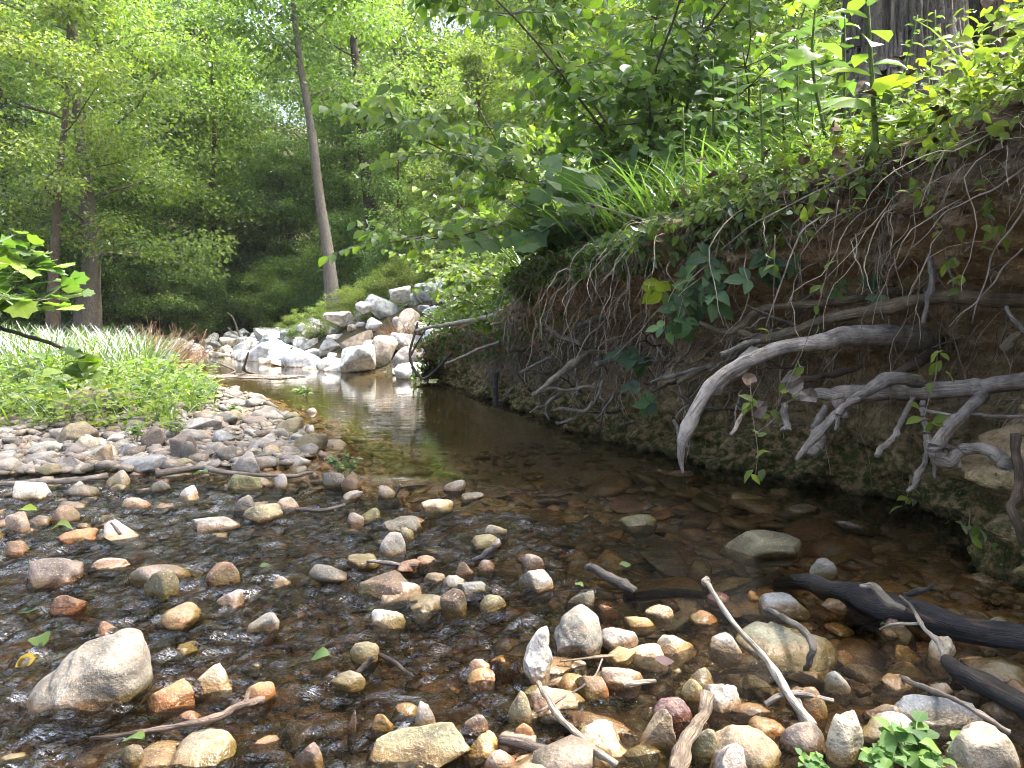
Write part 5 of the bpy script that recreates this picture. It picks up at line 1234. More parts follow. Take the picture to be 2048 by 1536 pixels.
# --- grass tufts on the bank
def blades(n, base, H, spread, r, w0=.006, bend=.6, lean=(0,0)):
    mb = MB()
    a = r.uniform(0, 6.28, n); L = H*r.uniform(.55, 1.15, n); s_ = r.uniform(.05, 1, n)*spread
    for i in range(n):
        p = np.array(base) + np.array([math.cos(a[i])*s_[i]*.35, math.sin(a[i])*s_[i]*.35, 0]); d_ = np.array([math.cos(a[i])*s_[i] + lean[0], math.sin(a[i])*s_[i] + lean[1], 1.0]); d_ = d_/np.linalg.norm(d_)
        t = np.linspace(0, 1, 6)[:, None]; h = np.array([math.cos(a[i]), math.sin(a[i]), 0])
        P = p + d_*L[i]*t + h*bend*L[i]*.5*t**2.2 - UP*bend*L[i]*.32*t**2.6
        sd_ = np.array([-math.sin(a[i]), math.cos(a[i]), 0])*w0*r.uniform(.6, 1.3)
        wd = np.array([.7, 1, .95, .8, .5, .06])[:, None]
        V_ = np.stack([P-sd_*wd, P+sd_*wd], 1).reshape(-1, 3); k = np.arange(5)*2
        mb.add(V_, np.stack([k, k+1, k+3, k+2], -1))
    return mb
GR = (.085,.145,.04)
for k, (px, py, Y0, H, n, lab) in enumerate([(1285,450,5.4,.50,60,'tall blue green grass tuft left of the weeds'),(1335,390,5.0,.48,70,'grass tuft in front of the shrub stems'),(1400,360,4.7,.46,70,'grass tuft beside the feathery weed'),(1460,345,4.45,.42,80,'dense grass tuft in the middle of the bank top'),(1245,455,5.7,.42,50,'thin grass tuft at the left end of the bank top'),(1590,270,4.0,.42,50,'broad bladed grass tuft under the big leaved weeds'),(1670,235,3.9,.45,40,'tall bladed grass behind the tallest weed'),(1930,235,3.5,.35,30,'upright grass tuft near the right edge'),(950,600,9.4,.55,60,'fountain of grass under the yellow green shrub'),(985,620,8.6,.4,50,'low grass tuft on the far bank edge')]):
    b = at_y(px, py, Y0); xx = b[0]; zt = float(top_h(np.array(b[0]), np.array(b[1]))); b[2] = (min(b[2], zt+.05) if zt > .5 else b[2])-.03
    e = empty('grass_tuft', b, lab, 'grass tuft')
    tag(link('blades', blades(n, (0,0,0), H, .55, np.random.default_rng(500+k), .0065).mesh('blades', M['leaf'], smooth=False), (0,0,0), e, jitter(GR, .1)), kind='stuff')

def bank_grass(n, y0, y1, o0, o1, H, w_, colr, r):
    mb = MB(); yy = r.uniform(y0, y1, n); xx = np.interp(yy, RY, RX) + r.uniform(o0, o1, n); z = top_h(xx, yy)
    for p in np.stack([xx, yy, z], -1): m_ = blades(1, p, H, .9, r, w_, .8, (-.25, -.1)); mb.add(np.concatenate(m_.v), np.concatenate(m_.q))
    tag(link('bank_grass', mb.mesh('bank_grass', M['leaf'], smooth=False), color=colr), kind='stuff')
bank_grass(1300, 4.0, 6.2, -.25, 1.0, .52, .0065, (.11,.18,.06), np.random.default_rng(95))
bank_grass(250, 2.2, 4.0, 0, 1.4, .30, .0045, (.13,.20,.05), np.random.default_rng(96))
# --- creepers with threes of leaves hanging over the bank
def creeper(label, pts, Y0, per, size, color, seed, kind='tri', face=(0, -1., .35), cat='vine', r0=.003, stemc=(.16,.11,.07), name='creeper', hang=.5):
    r = np.random.default_rng(seed); P = np.array([at_y(*q) if len(q) == 3 else at_y(q[0], q[1], Y0) for q in pts]); S = smooth_path(P, 20)
    e = empty(name, S[0], label, cat); stem(e, S, r0, r0*.5, stemc, 'stem', 5)
    t = np.sort(r.uniform(.12, 1, per)); pos = S[(t*19).astype(int)] + r.normal(size=(per, 3))*size*.25
    al = r.normal(size=(per, 3))*np.array([.8, .3, .5]) - UP*hang; nr = np.array(face) + r.normal(size=(per, 3))*.35
    put_leaves(e, kind, pos, al, nr, size*r.uniform(.7, 1.2, per), color)
IVY, IVL = (.085,.15,.075), (.075,.125,.022)
creeper('dark green three leaved creeper with the largest leaves hanging over the bank', [(1440,470),(1430,520),(1425,560),(1400,600)], 3.4, 13, .17, IVY, 601)
creeper('three leaved creeper spreading right of the largest leaved one', [(1480,470),(1500,500),(1530,520),(1560,500)], 3.3, 12, .14, IVY, 602)
creeper('long three leaved creeper slanting down left to the bare soil', [(1440,480),(1400,540),(1370,590),(1340,625),(1310,650)], 3.5, 24, .13, (.08,.145,.06), 603, hang=.3)
creeper('yellow green three leaved sprig on the bare soil', [(1350,560),(1330,565),(1318,570)], 3.6, 5, .13, (.14,.19,.02), 604)
creeper('three leaved creeper tip low over the water, under the cut stick', [(1262,690),(1268,705),(1275,725)], 4.2, 5, .16, (.055,.10,.05), 605)
creeper('pale three leaved creeper tip lowest on the bank, near the water', [(1300,770),(1298,785),(1296,805)], 3.8, 4, .15, (.07,.12,.06), 606)
creeper('three leaved sprig hanging from the overhang in the upper right', [(1752,380),(1760,388),(1768,395)], 2.95, 3, .12, IVY, 607)
creeper('row of three leaved sprigs along the upper tan root', [(1660,565),(1700,570),(1740,575)], 3.1, 6, .10, IVY, 608)
creeper('three leaved creeper near the top of the overhang', [(1640,370),(1680,370),(1720,380)], 3.2, 8, .10, (.05,.09,.045), 609)
creeper('leafy creeper covering the bank edge left of the bare soil', [(1050,590),(1080,560),(1110,540),(1140,520)], 5.9, 26, .13, (.05,.10,.05), 610, hang=.2)
creeper('leafy creeper at the water end of the far bank', [(960,640),(990,620),(1030,600),(1060,590)], 7.0, 26, .12, (.065,.12,.035), 611, hang=.2)
creeper('bright leafed creeper beside the pale dead branch', [(940,640),(965,640),(990,660),(985,690)], 7.0, 12, .12, (.11,.17,.02), 612)
# --- thin hanging stems with small paired leaves
HV = [('longest thin vine hanging from the weeds to the arched branch', [(1677,400),(1650,560),(1610,690),(1560,800),(1545,840)], 2.75, 12),
      ('thin vine with yellowish leaves left of the longest one', [(1550,470),(1548,560),(1545,650),(1530,720)], 3.0, 9),
      ('thin vine with a leaf chain below the splintered stub', [(1500,760),(1505,830),(1515,900),(1510,960)], 2.65, 12),
      ('thin vine with leaf pairs before the claw shaped root', [(1875,700),(1870,760),(1850,830),(1860,880)], 2.4, 14),
      ('thin vine with yellow tipped leaves under the overhang, right of centre', [(1800,330),(1840,380),(1880,440),(1930,490)], 2.6, 14),
      ('thin vine drooping over the middle of the overhang', [(1640,380),(1620,420),(1600,470),(1590,500)], 3.0, 10),
      ('thin vine drooping at the right edge of the overhang', [(1960,330),(1975,400),(1985,450),(2000,520)], 2.4, 14),
      ('thin vine over the overhang left of the three leaved sprig', [(1700,330),(1720,370),(1700,420),(1640,440)], 2.9, 12),
      ('thin vine on the bank edge beside the dark creeper', [(1540,380),(1510,420),(1480,460),(1450,490)], 3.5, 16),
      ('small vine with pale leaf pairs in the upper right hollow', [(1900,520),(1915,550),(1925,580)], 2.5, 7),
      ('small leafy vine low on the mossy foot', [(1940,1030),(1938,1060),(1945,1085)], 2.25, 6),
      ('tiny vine climbing the mossy foot right of the arched branch tip', [(1820,960),(1815,990),(1810,1010)], 2.7, 5)]
for k, (lab, pts, Y0, n) in enumerate(HV):
    creeper(lab, pts, Y0, n, .055, (.12,.17,.03), 640+k, 'ovate', (0, -.5, .8), 'vine', .0018, (.22,.17,.12), 'hanging_vine', .3)

# --- low ground cover spilling over the lip of the bank
def cover(n, xs, size, colr, name, r, y0, y1, lift, kind='ovate', zf=top_h, face=(0, -.45, .9)):
    yy = r.uniform(y0, y1, n); xx = np.interp(yy, RY, RX) + xs(r, n); z = zf(xx, yy) + r.uniform(0, 1, n)**1.5*lift(xx, yy)
    P = np.stack([xx, yy, z], -1); tv, tf = TPL[kind]
    al = r.normal(size=(n, 3))*np.array([1, 1, .4]); nr = np.array(face) + r.normal(size=(n, 3))*.38
    tag(link(name, MB().add(*inst(tv, tf, frames(al, nr, size*r.uniform(.55, 1.3, n)), P)).mesh(name, M['leaf']), color=colr), kind='stuff')
rc_ = np.random.default_rng(77)
cover(8500, lambda r, n: r.uniform(-.15, 1.4, n), .052, (.14,.195,.032), 'ground_cover', rc_, 1.8, 6.0, lambda x, y: .24+0*x)
cover(2600, lambda r, n: r.uniform(-.34, .15, n), .05, (.13,.18,.028), 'ground_cover', rc_, 1.9, 5.2, lambda x, y: .10+0*x)
cover(5200, lambda r, n: r.uniform(.5, 3.4, n), .07, (.14,.195,.03), 'ground_cover', rc_, 2.6, 7.0, lambda x, y: .22+0*x)
cover(5000, lambda r, n: r.uniform(-.22, 1.2, n), .07, (.10,.165,.04), 'ground_cover', rc_, 5.2, 11.2, lambda x, y: .25+0*x)
def face_cover(n, t0, t1, y0, y1, size, colr, r):
    P, N = bank_pts(n, t0, t1, y0, y1, r); k = len(P); P = P + N*r.uniform(.02, .12, (k, 1))
    tv, tf = TPL['ovate']; al = r.normal(size=(k, 3))*.7 - UP*.4; nr = N*.6 + UP*.6 + r.normal(size=(k, 3))*.4
    tag(link('ground_cover', MB().add(*inst(tv, tf, frames(al, nr, size*r.uniform(.5, 1.3, k)), P)).mesh('ground_cover', M['leaf']), color=colr), kind='stuff')
face_cover(2600, .74, .93, 3.4, 5.8, .055, (.085,.135,.03), rc_)
face_cover(600, .80, .93, 1.9, 3.8, .048, (.12,.17,.03), rc_)
face_cover(1500, .45, .93, 5.6, 11.6, .06, (.075,.12,.035), rc_)
face_cover(260, .10, .45, 2.0, 4.5, .018, (.09,.14,.03), rc_)

cover(5200, lambda r, n: r.uniform(.0, 1.7, n), .085, (.125,.20,.045), 'undergrowth', rc_, 4.7, 7.2, lambda x, y: .75+0*x, face=(0, -.7, .6))
cover(4200, lambda r, n: r.uniform(-.1, 1.8, n), .085, (.15,.22,.045), 'undergrowth', rc_, 7.0, 10.2, lambda x, y: .8+0*x, face=(0, -.7, .6))
# ------------------------------------------------------------------ left meadow
rm = np.random.default_rng(55)
def meadow_pts(n, px0, px1, y0, y1, dmin=1.0):
    P = []
    Yv = y0*(y1/y0)**rm.random(n*2); pxv = rm.uniform(px0, px1, n*2)
    x = (pxv-1024)/FPX*Yv; ok = (x < np.interp(Yv, LY, LX)) ; x, Yv = x[ok], Yv[ok]
    dl = polydist(x, Yv, LX, LY); ok = dl > dmin*np.interp(Yv, [0, 5, 8, 12, 20], [1.2, 1.0, .35, .2, .15])*(1+.25*fbm(np.stack([x, Yv, 0*x], -1)*1.3, 2, 5)); x, Yv = x[ok][:n], Yv[ok][:n]
    return np.stack([x, Yv, ground_h(x, Yv)], -1)
def mcover(n, args, size, lift, kind, colr, name='ground_cover'):
    P = meadow_pts(n, *args); k = len(P); P[:, 2] += rm.random(k)**1.4*lift
    tv, tf = TPL[kind]; al = rm.normal(size=(k, 3))*np.array([1, 1, .4]); nr = np.array([0, -.2, 1]) + rm.normal(size=(k, 3))*.38
    tag(link(name, MB().add(*inst(tv, tf, frames(al, nr, size*rm.uniform(.55, 1.3, k)), P)).mesh(name, M['leaf']), color=colr), kind='stuff')
mcover(7000, (-250, 470, 5.0, 9), .06, .26, 'ovate', (.14,.20,.03))
mcover(3000, (-250, 470, 7.0, 14), .085, .40, 'ovate', (.12,.18,.035))
mcover(3600, (-250, 520, 5.4, 13), .085, .4, 'lance', (.105,.17,.04))
mcover(3500, (-250, 420, 11, 20), .11, .55, 'ovate', (.11,.16,.04))
def mgrass(n, args, H, w_, colr, name):
    P = meadow_pts(n, *args); mb = MB()
    for p in P: mb_ = blades(1, p, H, .6, rm, w_, .5); mb.add(np.concatenate(mb_.v), np.concatenate(mb_.q))
    tag(link(name, mb.mesh(name, M['leaf'], smooth=False), color=colr), kind='stuff')
mgrass(3600, (-250, 310, 8.5, 14), .85, .007, (.085,.13,.035), 'meadow_grass')
mgrass(900, (-250, 500, 5.2, 9), .32, .006, (.12,.19,.04), 'meadow_grass')
# --- herbs with big leaves
def herb(px, Y0, H, nl, size, color, label, seed, kind='ovate', name='meadow_plant', up=.25, stemc=(.14,.17,.05)):
    r = np.random.default_rng(seed); x = (px-1024)/FPX*Y0; z = float(ground_h(np.array(x), np.array(Y0)))
    b = np.array([x, Y0, z-.03]); e = empty(name, b, label, 'plant')
    P = smooth_path([b, b+np.array([r.uniform(-.05, .05), 0, H*.5]), b+np.array([r.uniform(-.1, .1), r.uniform(-.05, .05), H])], 10); stem(e, P, .007, .003, stemc)
    t = np.linspace(.15, 1, nl); pos = P[(t*9).astype(int)]; a = np.arange(nl)*2.4 + r.uniform(-.3, .3, nl)
    al = np.stack([np.cos(a), np.sin(a), r.uniform(up-.35, up+.35, nl)], -1); nr = np.array([0, -.35, 1.0]) + r.normal(size=(nl, 3))*.3
    put_leaves(e, kind, pos, al, nr, size*r.uniform(.75, 1.15, nl), color)
herb(150, 6.3, .66, 16, .18, (.14,.21,.025), 'young sapling with large pale lobed leaves in front of the meadow', 701, 'lobed', up=.5)
herb(135, 6.0, .38, 8, .20, (.11,.18,.03), 'lower leafy shoot at the foot of the pale lobed sapling', 702, 'broad')
herb(345, 6.9, .36, 12, .17, (.12,.19,.03), 'broad leaved plant at the water end of the meadow', 703, 'lance')
herb(300, 7.4, .42, 12, .15, (.12,.18,.035), 'leafy plant behind the broad leaved one', 704, 'lance')
herb(215, 7.2, .40, 14, .16, (.10,.16,.04), 'leafy plant with drooping leaves in the middle of the meadow', 705, 'broad')
herb(40, 6.6, .36, 14, .15, (.11,.17,.04), 'leafy plant at the left edge of the meadow', 706, 'broad')
herb(90, 7.8, .44, 14, .15, (.10,.17,.045), 'dark leafed plant behind the left edge one', 707, 'ovate')
herb(260, 6.2, .26, 12, .13, (.13,.20,.03), 'low leafy plant near the gravel', 708, 'ovate')
herb(395, 8.4, .32, 12, .12, (.12,.19,.03), 'small plant at the tip of the meadow by the pool', 709, 'lance')
# sycamore sapling reaching in at the left
r = np.random.default_rng(711); b = np.array([-5.5, 6.4, .25]); e = empty('sapling', b, 'sapling with wide bright lobed leaves reaching in from the left edge', 'sapling'); A = [[], [], []]
for (ax, az, L) in ((.95, .30, 1.5), (.9, .45, 1.35), (1, .12, 1.3), (.6, .8, 1.1), (.9, .2, 1.0)):
    P = limb_path(b + np.array([0, 0, .65]), (ax, r.uniform(-.3, .3), az), L, r, 10, .08, -.01); stem(e, P, .012, .004, (.25,.22,.17))
    for j in range(8):
        q = P[int(r.uniform(.35, 1)*9)]; W = limb_path(q, (r.uniform(.2, 1), r.uniform(-.7, .7), r.uniform(-.1, .5)), .38, r, 5, .12); stem(e, W, .004, .002, (.2,.2,.1), 'twig', 4)
        p, al, nr = twig_leaves(W, r, 6, .8, .1); A[0].append(p); A[1].append(al); A[2].append(nr)
Pos, al, nr = (np.concatenate(q) for q in A); put_leaves(e, 'lobed', Pos, al, nr + UP*.4, .15*r.uniform(.7, 1.2, len(Pos)), (.115,.19,.035))
# dead brown brush mound, pale driftwood log, dark stick
def brush(px, Y0, Wd, H, n, label, colr, seed, rad=.006):
    r = np.random.default_rng(seed); x = (px-1024)/FPX*Y0; b = np.array([x, Y0, float(ground_h(np.array(x), np.array(Y0)))]); mb = MB()
    for i in range(n):
        p = np.array([r.normal()*Wd*.4, r.normal()*Wd*.3, 0]); a = r.uniform(0, 6.28)
        P = limb_path(p, (math.cos(a)*.5, math.sin(a)*.5, 1), H*r.uniform(.5, 1.2), r, 7, .25, -.10); P[:, 2] = np.maximum(P[:, 2], -.02)
        mb.add(*tube(P, np.linspace(rad, rad*.4, 7)*r.uniform(.6, 1.4), 3, False))
    e = empty('dead_brush', b, label, 'brush'); tag(link('dead_stems', mb.mesh('dead_stems', M['dead']), (0,0,0), e, colr), kind='stuff')
brush(318, 12.0, .65, .85, 420, 'rusty brown mound of dead stems by the end of the pool', (.26,.155,.09), 721)
brush(285, 13.2, 1.3, .75, 380, 'paler dry brush left of the rusty mound', (.24,.18,.115), 722)
brush(180, 15.0, 1.2, .5, 160, 'dry grassy brush in front of the thick trunk', (.26,.21,.13), 723)
root('stick', 'dark bent stick slanting over the meadow at the left edge', (.06,.05,.042), [(zz([(-10,652),(40,668),(95,684),(150,706),(200,722)], 6.6, 7.0), [3,4,4,3,2])], 'stick', 41)
root('log', 'pale bleached log lying across the meadow', (.46,.42,.36), [(zz([(-20,700),(60,704),(130,706),(235,712)], 10.2, 10.6), [6,7,7,5])], 'log', 42)
root('log', 'short grey driftwood log at the left end of the gravel bar', (.33,.30,.26), [(zz([(-20,872),(20,862),(55,853)], 5.2, 5.35), [10,10,8])], 'log', 43)
root('stick', 'bleached bare branch at the dark end of the pool', (.30,.27,.22), [(zz([(455,655),(480,675),(520,672),(560,655)], 21, 21), [2,3,3,2]), (zz([(480,675),(468,640),(455,625)], 21, 21), [2,1.5,1])], 'stick', 44)

# ------------------------------------------------------------------ sticks and driftwood in the stream
def ground_stick(label, pts, rpx, color, seed, name='stick', cat='stick', lump=.10, extra=(), sides=10):
    """pts: (px, py, z)"""
    mb = MB(); first = None; i = 0; tb = []
    for pp, rp in [(pts, rpx)] + list(extra):
        P = np.array([at_z(a, b, c) for a, b, c in pp]); rp = rp if len(rp) == len(pp) else lerp_r(rp[0], rp[-1], len(pp))
        rr = np.array([q*np.hypot(p[1], CAM_H-p[2])/FPX for q, p in zip(rp, P)])
        n = 6*len(P)+6; S = smooth_path(P, n); u = np.linspace(0, len(P)-1, n); r1 = np.interp(u, np.arange(len(P)), rr)*(1+.12*vnoise(np.stack([u*3, 0*u, 0*u], -1), seed))
        S = S + .35*rr.mean()*np.stack([vnoise(np.stack([u*2.1, 0*u+9*k, 0*u], -1), seed+k) for k in range(3)], -1)
        v_, f_, t_ = fibre(S, r1, max(sides, 12), lump, seed+i); mb.add(v_, f_); tb.append(t_); i += 1
        if first is None: first = P[0]
    return tag(link(name, add_grain(mb.mesh(name, M['wood'], first), tb), first, color=color), label, cat)
ground_stick('pale straight stick standing out of the still water to the right', [(1411,1162,.26),(1470,1247,.19),(1522,1305,.13),(1565,1370,.07),(1622,1455,.02)], [5,5,6,7,8], (.46,.43,.37), 51, extra=[([(1416,1160,.262),(1408,1166,.258)], [6,6])])
ground_stick('curved mottled stick lying over the chalk white slab', [(1538,1218,.02),(1570,1238,.06),(1605,1260,.07),(1625,1290,.07),(1618,1322,.03),(1610,1345,-.02)], [4,6,6,6,6,4], (.22,.20,.17), 52)
ground_stick('short pale branch crossing the foot of the straight stick', [(1530,1408,.03),(1560,1390,.05),(1600,1387,.05),(1665,1400,.03)], [4,6,5,3], (.30,.27,.24), 53, extra=[([(1585,1392,.04),(1600,1425,.02),(1622,1460,.01)], [8,8,7])])
ground_stick('thick crusty stick pointing at the viewer from the bottom edge', [(1414,1398,.03),(1405,1432,.04),(1388,1465,.045),(1362,1500,.05),(1348,1550,.055)], [10,11,13,14,15], (.24,.19,.14), 54, lump=.18)
ground_stick('thin knotty stick slanting down at the bottom centre', [(1076,1366,.05),(1098,1402,.055),(1122,1440,.05),(1160,1472,.05),(1205,1512,.05),(1232,1530,.045)], [4,5,6,6,6,5], (.25,.22,.18), 55)
ground_stick('long brown stick lying on the riffle by the big pale boulder', [(180,1478,.0),(290,1464,.015),(390,1446,.04),(455,1425,.05),(490,1408,.06),(528,1400,.05)], [3,5,6,7,7,8], (.20,.15,.12), 56, extra=[([(490,1408,.06),(498,1386,.07)], [5,4])])
ground_stick('long thin stick over the grey green pointed stone', [(1800,1354,.01),(1850,1376,.04),(1905,1398,.06),(1965,1430,.07),(2020,1464,.05)], [4,5,5,5,4], (.27,.23,.19), 57)
ground_stick('black wet log lying in the pool at the right', [(1555,1160,-.03),(1680,1180,.0),(1780,1212,.03),(1900,1250,.035),(2080,1290,.03)], [12,22,27,30,30], (.032,.031,.034), 58, 'log', 'log', .12, sides=16)
ground_stick('split dark plank leaning at the right edge', [(1895,1330,.03),(1960,1362,.05),(2060,1418,.05)], [17,22,26], (.05,.046,.042), 59, 'plank', 'plank', .2)
ground_stick('sunken dark branch between the two pitted slabs and the log', [(1250,1195,-.02),(1350,1185,-.02),(1450,1190,-.02),(1560,1150,-.03)], [8,9,8,8], (.06,.045,.035), 60)
ground_stick('peeling pale twig tangle lying across the black log', [(1722,1170,.11),(1748,1172,.12),(1780,1205,.10),(1810,1222,.09)], [3,8,9,5], (.38,.34,.27), 61, extra=[([(1800,1190,.13),(1825,1215,.10),(1850,1258,.08),(1880,1290,.06),(1900,1345,.02)], [3,4,4,5,4]), ([(1845,1246,.08),(1790,1248,.06),(1760,1258,.02)], [3,3,2])])
ground_stick('short black twig sticking out behind the black log', [(1810,1192,.04),(1840,1182,.07),(1872,1168,.10)], [6,6,3], (.07,.065,.06), 62)
ground_stick('dark wet branch stub left of the pitted slabs', [(1172,1132,.02),(1210,1150,.03),(1245,1168,.02),(1270,1185,.0)], [6,9,9,6], (.10,.09,.08), 63)
ground_stick('curved grey stick rising from the pool beside the olive dome', [(997,1080,.08),(992,1092,.07),(975,1106,.04),(945,1122,.0)], [4,5,5,5], (.22,.20,.19), 64)
ground_stick('grey stick across the water edge of the gravel bar', [(-10,968,.04),(80,964,.05),(160,960,.05),(215,952,.05)], [5,6,6,6], (.27,.24,.21), 65)
ground_stick('long thin stick along the tip of the gravel bar under the tall rock', [(310,948,.04),(400,934,.06),(450,944,.05),(560,952,.03),(625,946,.02)], [7,6,4,4,3], (.21,.185,.16), 66)
ground_stick('thin stick in the middle of the riffle above the loaf shaped stone', [(735,1122,.02),(780,1128,.025),(835,1131,.02)], [3,4,4], (.26,.23,.2), 67)
ground_stick('thin twig in the upper riffle right of the pale pinkish stone', [(592,1018,.02),(640,1020,.03),(690,1010,.03)], [3,4,3], (.10,.085,.075), 68)
ground_stick('tiny upright twig beside the notched stone', [(790,995,.0),(800,968,.08)], [3,2], (.2,.18,.16), 69)
ground_stick('small twig leaning on the round olive brown cobble', [(714,1348,.0),(738,1322,.03),(750,1316,.04)], [4,5,4], (.14,.11,.09), 70)
ground_stick('thin twig drifting at the waterline right of that cobble', [(752,1305,.01),(790,1325,.01),(826,1356,.01)], [4,4,2], (.08,.06,.05), 71)
ground_stick('short twig lying on the whitish stone of the upper left riffle', [(222,1046,.09),(240,1068,.07)], [2,3], (.12,.1,.09), 72)
ground_stick('sliver of wood beside the bright yellow tan stone', [(1075,1425,.02),(1180,1362,.03),(1205,1318,.05)], [2,2,1.5], (.25,.2,.17), 73)
ground_stick('thin dry straw between the big grey boulder and the flat white stone', [(1120,1322,.015),(1200,1314,.02),(1270,1308,.02)], [2,3,2], (.35,.27,.18), 74)
ground_stick('small pale peg of wood beside the pink wedge', [(1248,1372,.02),(1275,1364,.03),(1310,1362,.02)], [4,5,3], (.36,.32,.26), 75)
ground_stick('dark driftwood at the bottom edge, centre', [(1000,1480,.02),(1085,1495,.03),(1150,1525,.03),(1180,1550,.03)], [8,9,7,6], (.16,.13,.11), 76)
ground_stick('forked bare twig standing in the far pool', [(508,748,-.02),(488,738,.12),(497,705,.5)], [3,3,2], (.14,.12,.1), 77, extra=[([(440,752,.0),(470,742,.05),(425,722,.2)], [2,2,1.5])])
def bar_of_drift():
    r = np.random.default_rng(9); mb = MB()
    for i in range(130):
        t = r.random(); p = at_z(400+t*190, 753+r.normal()*2.0, .004); a = r.uniform(-.5, .5)
        d_ = np.array([math.cos(a), math.sin(a), 0])*r.uniform(.04, .2); mb.add(*tube([p-d_, p+d_+UP*.01], .006*r.uniform(.5, 1.4), 4))
    tag(link('drift_litter', mb.mesh('drift_litter', M['dead']), color=(.22,.19,.16)), kind='stuff')
bar_of_drift()

# ------------------------------------------------------------------ little plants and leaves in the stream
def cress(px, py, z, H, nst, nl, size, color, label, seed, kind='round', name='water_plant'):
    r = np.random.default_rng(seed); b = at_z(px, py, z); e = empty(name, b, label, 'plant'); pos, al, nr = [], [], []
    for i in range(nst):
        a = r.uniform(0, 6.28); P = limb_path(b + np.array([math.cos(a), math.sin(a), 0])*H*.15, (math.cos(a)*.55, math.sin(a)*.55, 1), H*r.uniform(.6, 1.1), r, 7, .12); stem(e, P, size*.05, size*.03, (.14,.18,.06), 'stem', 5)
        for j in range(nl):
            q = P[min(int(r.uniform(.35, 1.05)*6), 6)]; t = r.uniform(0, 6.28); pos.append(q); al.append([math.cos(t), math.sin(t), r.uniform(0, .5)]); nr.append([r.normal()*.3, -.25+r.normal()*.3, 1])
    put_leaves(e, kind, np.array(pos), np.array(al), np.array(nr), size*r.uniform(.6, 1.2, len(pos)), color)
cress(1845,1545,.0,.085,9,7,.040,(.11,.20,.055),'watercress with round leaves at the bottom right',801)
cress(1770,1550,.0,.06,6,7,.030,(.11,.20,.055),'smaller watercress left of the round leaved one at the bottom right',802)
cress(1940,1520,.0,.05,5,5,.042,(.11,.20,.055),'watercress sprig against the big cream stone',803)
cress(1625,1545,.0,.035,6,7,.022,(.10,.19,.05),'tiny watercress tuft at the bottom edge',804)
cress(690,950,.0,.16,8,12,.035,(.10,.165,.06),'small leafy watercress standing in the pool off the gravel bar',805)
cress(612,795,.0,.14,4,6,.10,(.10,.16,.03),'round leaved sprig rising from the far pool',806)
cress(350,870,.1,.12,8,10,.035,(.12,.19,.03),'low green herb at the edge of the gravel bar',807,'ovate')
cress(475,830,.05,.10,7,10,.04,(.12,.19,.03),'low green herb among the far bar stones',808,'ovate')
cress(270,880,.12,.12,8,10,.04,(.13,.2,.03),'leafy herb left of the low green one on the bar',809,'ovate')
def flat_leaf(px, py, z, size, color, label, seed, kind='broad'):
    r = np.random.default_rng(seed); Mx = frames(np.array([[r.normal(), r.normal()*.5, .1]]), np.array([[r.normal()*.25, -.2 + r.normal()*.25, 1.]]), size*.72)
    tv, tf = leaf_variant(TPL[kind][0], seed % 4), TPL[kind][1]; tv[:, 2] += .10*np.sin(tv[:, 1]*6 + seed); tag(link('fallen_leaf', MB().add(*inst(tv, tf, Mx, np.zeros((1, 3)))).mesh('fallen_leaf', M['leaf']), at_z(px, py, z*.5), color=color), label, 'fallen leaf')
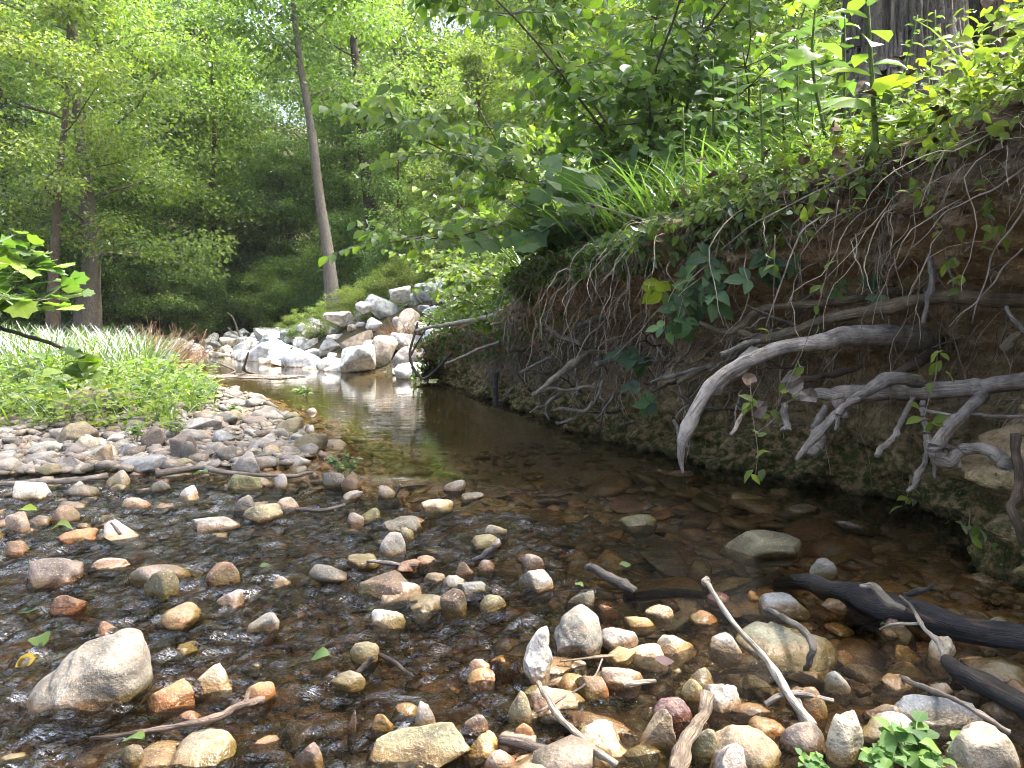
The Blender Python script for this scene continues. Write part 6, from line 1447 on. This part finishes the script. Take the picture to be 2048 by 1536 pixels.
FL = [(390,945,.06,.16,(.07,.12,.03),'large green leaf folded over the bar sticks'),(225,968,.03,.10,(.10,.15,.02),'green leaf beside the pale fluted stone'),(100,1056,.01,.13,(.10,.16,.03),'green leaf floating by the orange brown dome'),(40,1020,.02,.12,(.13,.20,.02),'bright green leaf at the left edge'),
      (60,1100,.01,.12,(.12,.18,.03),'limp green leaf with a long stalk at the left edge'),(50,1230,.01,.12,(.06,.12,.05),'dark green leaf floating below the grey pink dome'),(30,1335,.01,.08,(.30,.24,.03),'yellow leaf floating at the left edge'),(5,1360,.01,.07,(.25,.24,.04),'second yellow leaf cut by the left edge'),
      (85,1290,.01,.10,(.07,.13,.03),'green leaf floating left of the big pale boulder'),(290,1478,.02,.07,(.09,.15,.03),'green leaf against the pale two lobed stone'),(520,1135,.01,.06,(.08,.13,.03),'small green leaf under the riffle'),(380,1138,.01,.06,(.06,.11,.03),'small green leaf behind the tilted olive block'),
      (1262,1130,.01,.06,(.12,.19,.05),'small green leaf floating left of the pitted slab'),(1150,1165,.01,.05,(.12,.2,.05),'pale green leaf with a stalk near the dark stub'),(1780,1258,.03,.05,(.05,.10,.03),'tiny green leaf stuck under the twig tangle'),(660,1308,.0,.07,(.06,.12,.04),'green leaf under water beside the round olive brown cobble'),
      (1140,885,.02,.05,(.16,.2,.04),'pale leaf floating off the roots'),(1310,1322,.01,.07,(.09,.06,.06),'dark brown dead leaf beside the flat white stone'),(700,1125,.01,.05,(.20,.10,.04),'orange dead leaf in the riffle'),(1190,1358,.02,.06,(.22,.15,.05),'tan dead leaf on the water behind the pink wedge')]
for k, q in enumerate(FL): flat_leaf(*q, 820+k)

# --- weeds along the top of the rock bank
for k, (px, Y0, sc_, lab) in enumerate([(640,16.2,.22,'low weeds at the foot of the leaning trunk'),(690,15.6,.25,'low weeds topping the middle of the rock bank'),(745,15.2,.28,'low weeds topping the right of the rock bank'),(590,17.5,.2,'low weeds topping the left of the rock bank'),(800,15.0,.28,'low weeds above the whitish topping boulder')]):
    place_tree('bush', k, at_y(px, 640, Y0)[0], Y0, sc_, k*1.3, LG['yel'], BRN, lab, 'weeds', name='low_weed')
brush(808, 13.2, .35, .5, 120, 'orange brown clump of dead stems among the upper right boulders', (.30,.17,.09), 724)
brush(835, 12.2, .3, .45, 120, 'drooping brown root clump right of the boulders', (.22,.14,.085), 725)

# ------------------------------------------------------------------ air
bm = bmesh.new(); bmesh.ops.create_cube(bm, size=1.0); me = bpy.data.meshes.new('haze'); bm.to_mesh(me); bm.free()
hz = link('haze', me, (10, 75, 21)); hz.scale = (345, 260, 46); tag(hz, kind='stuff')
g = G('haze'); pv = g.node('ShaderNodeVolumePrincipled', {'Color': (0.92, 0.96, 1.0, 1), 'Density': 0.0005, 'Anisotropy': 0.3})
g.l.new(pv.outputs[0], g.node('ShaderNodeOutputMaterial').inputs['Volume']); me.materials.append(g.m)
print('objects', len(bpy.data.objects), 'meshes', len(bpy.data.meshes))
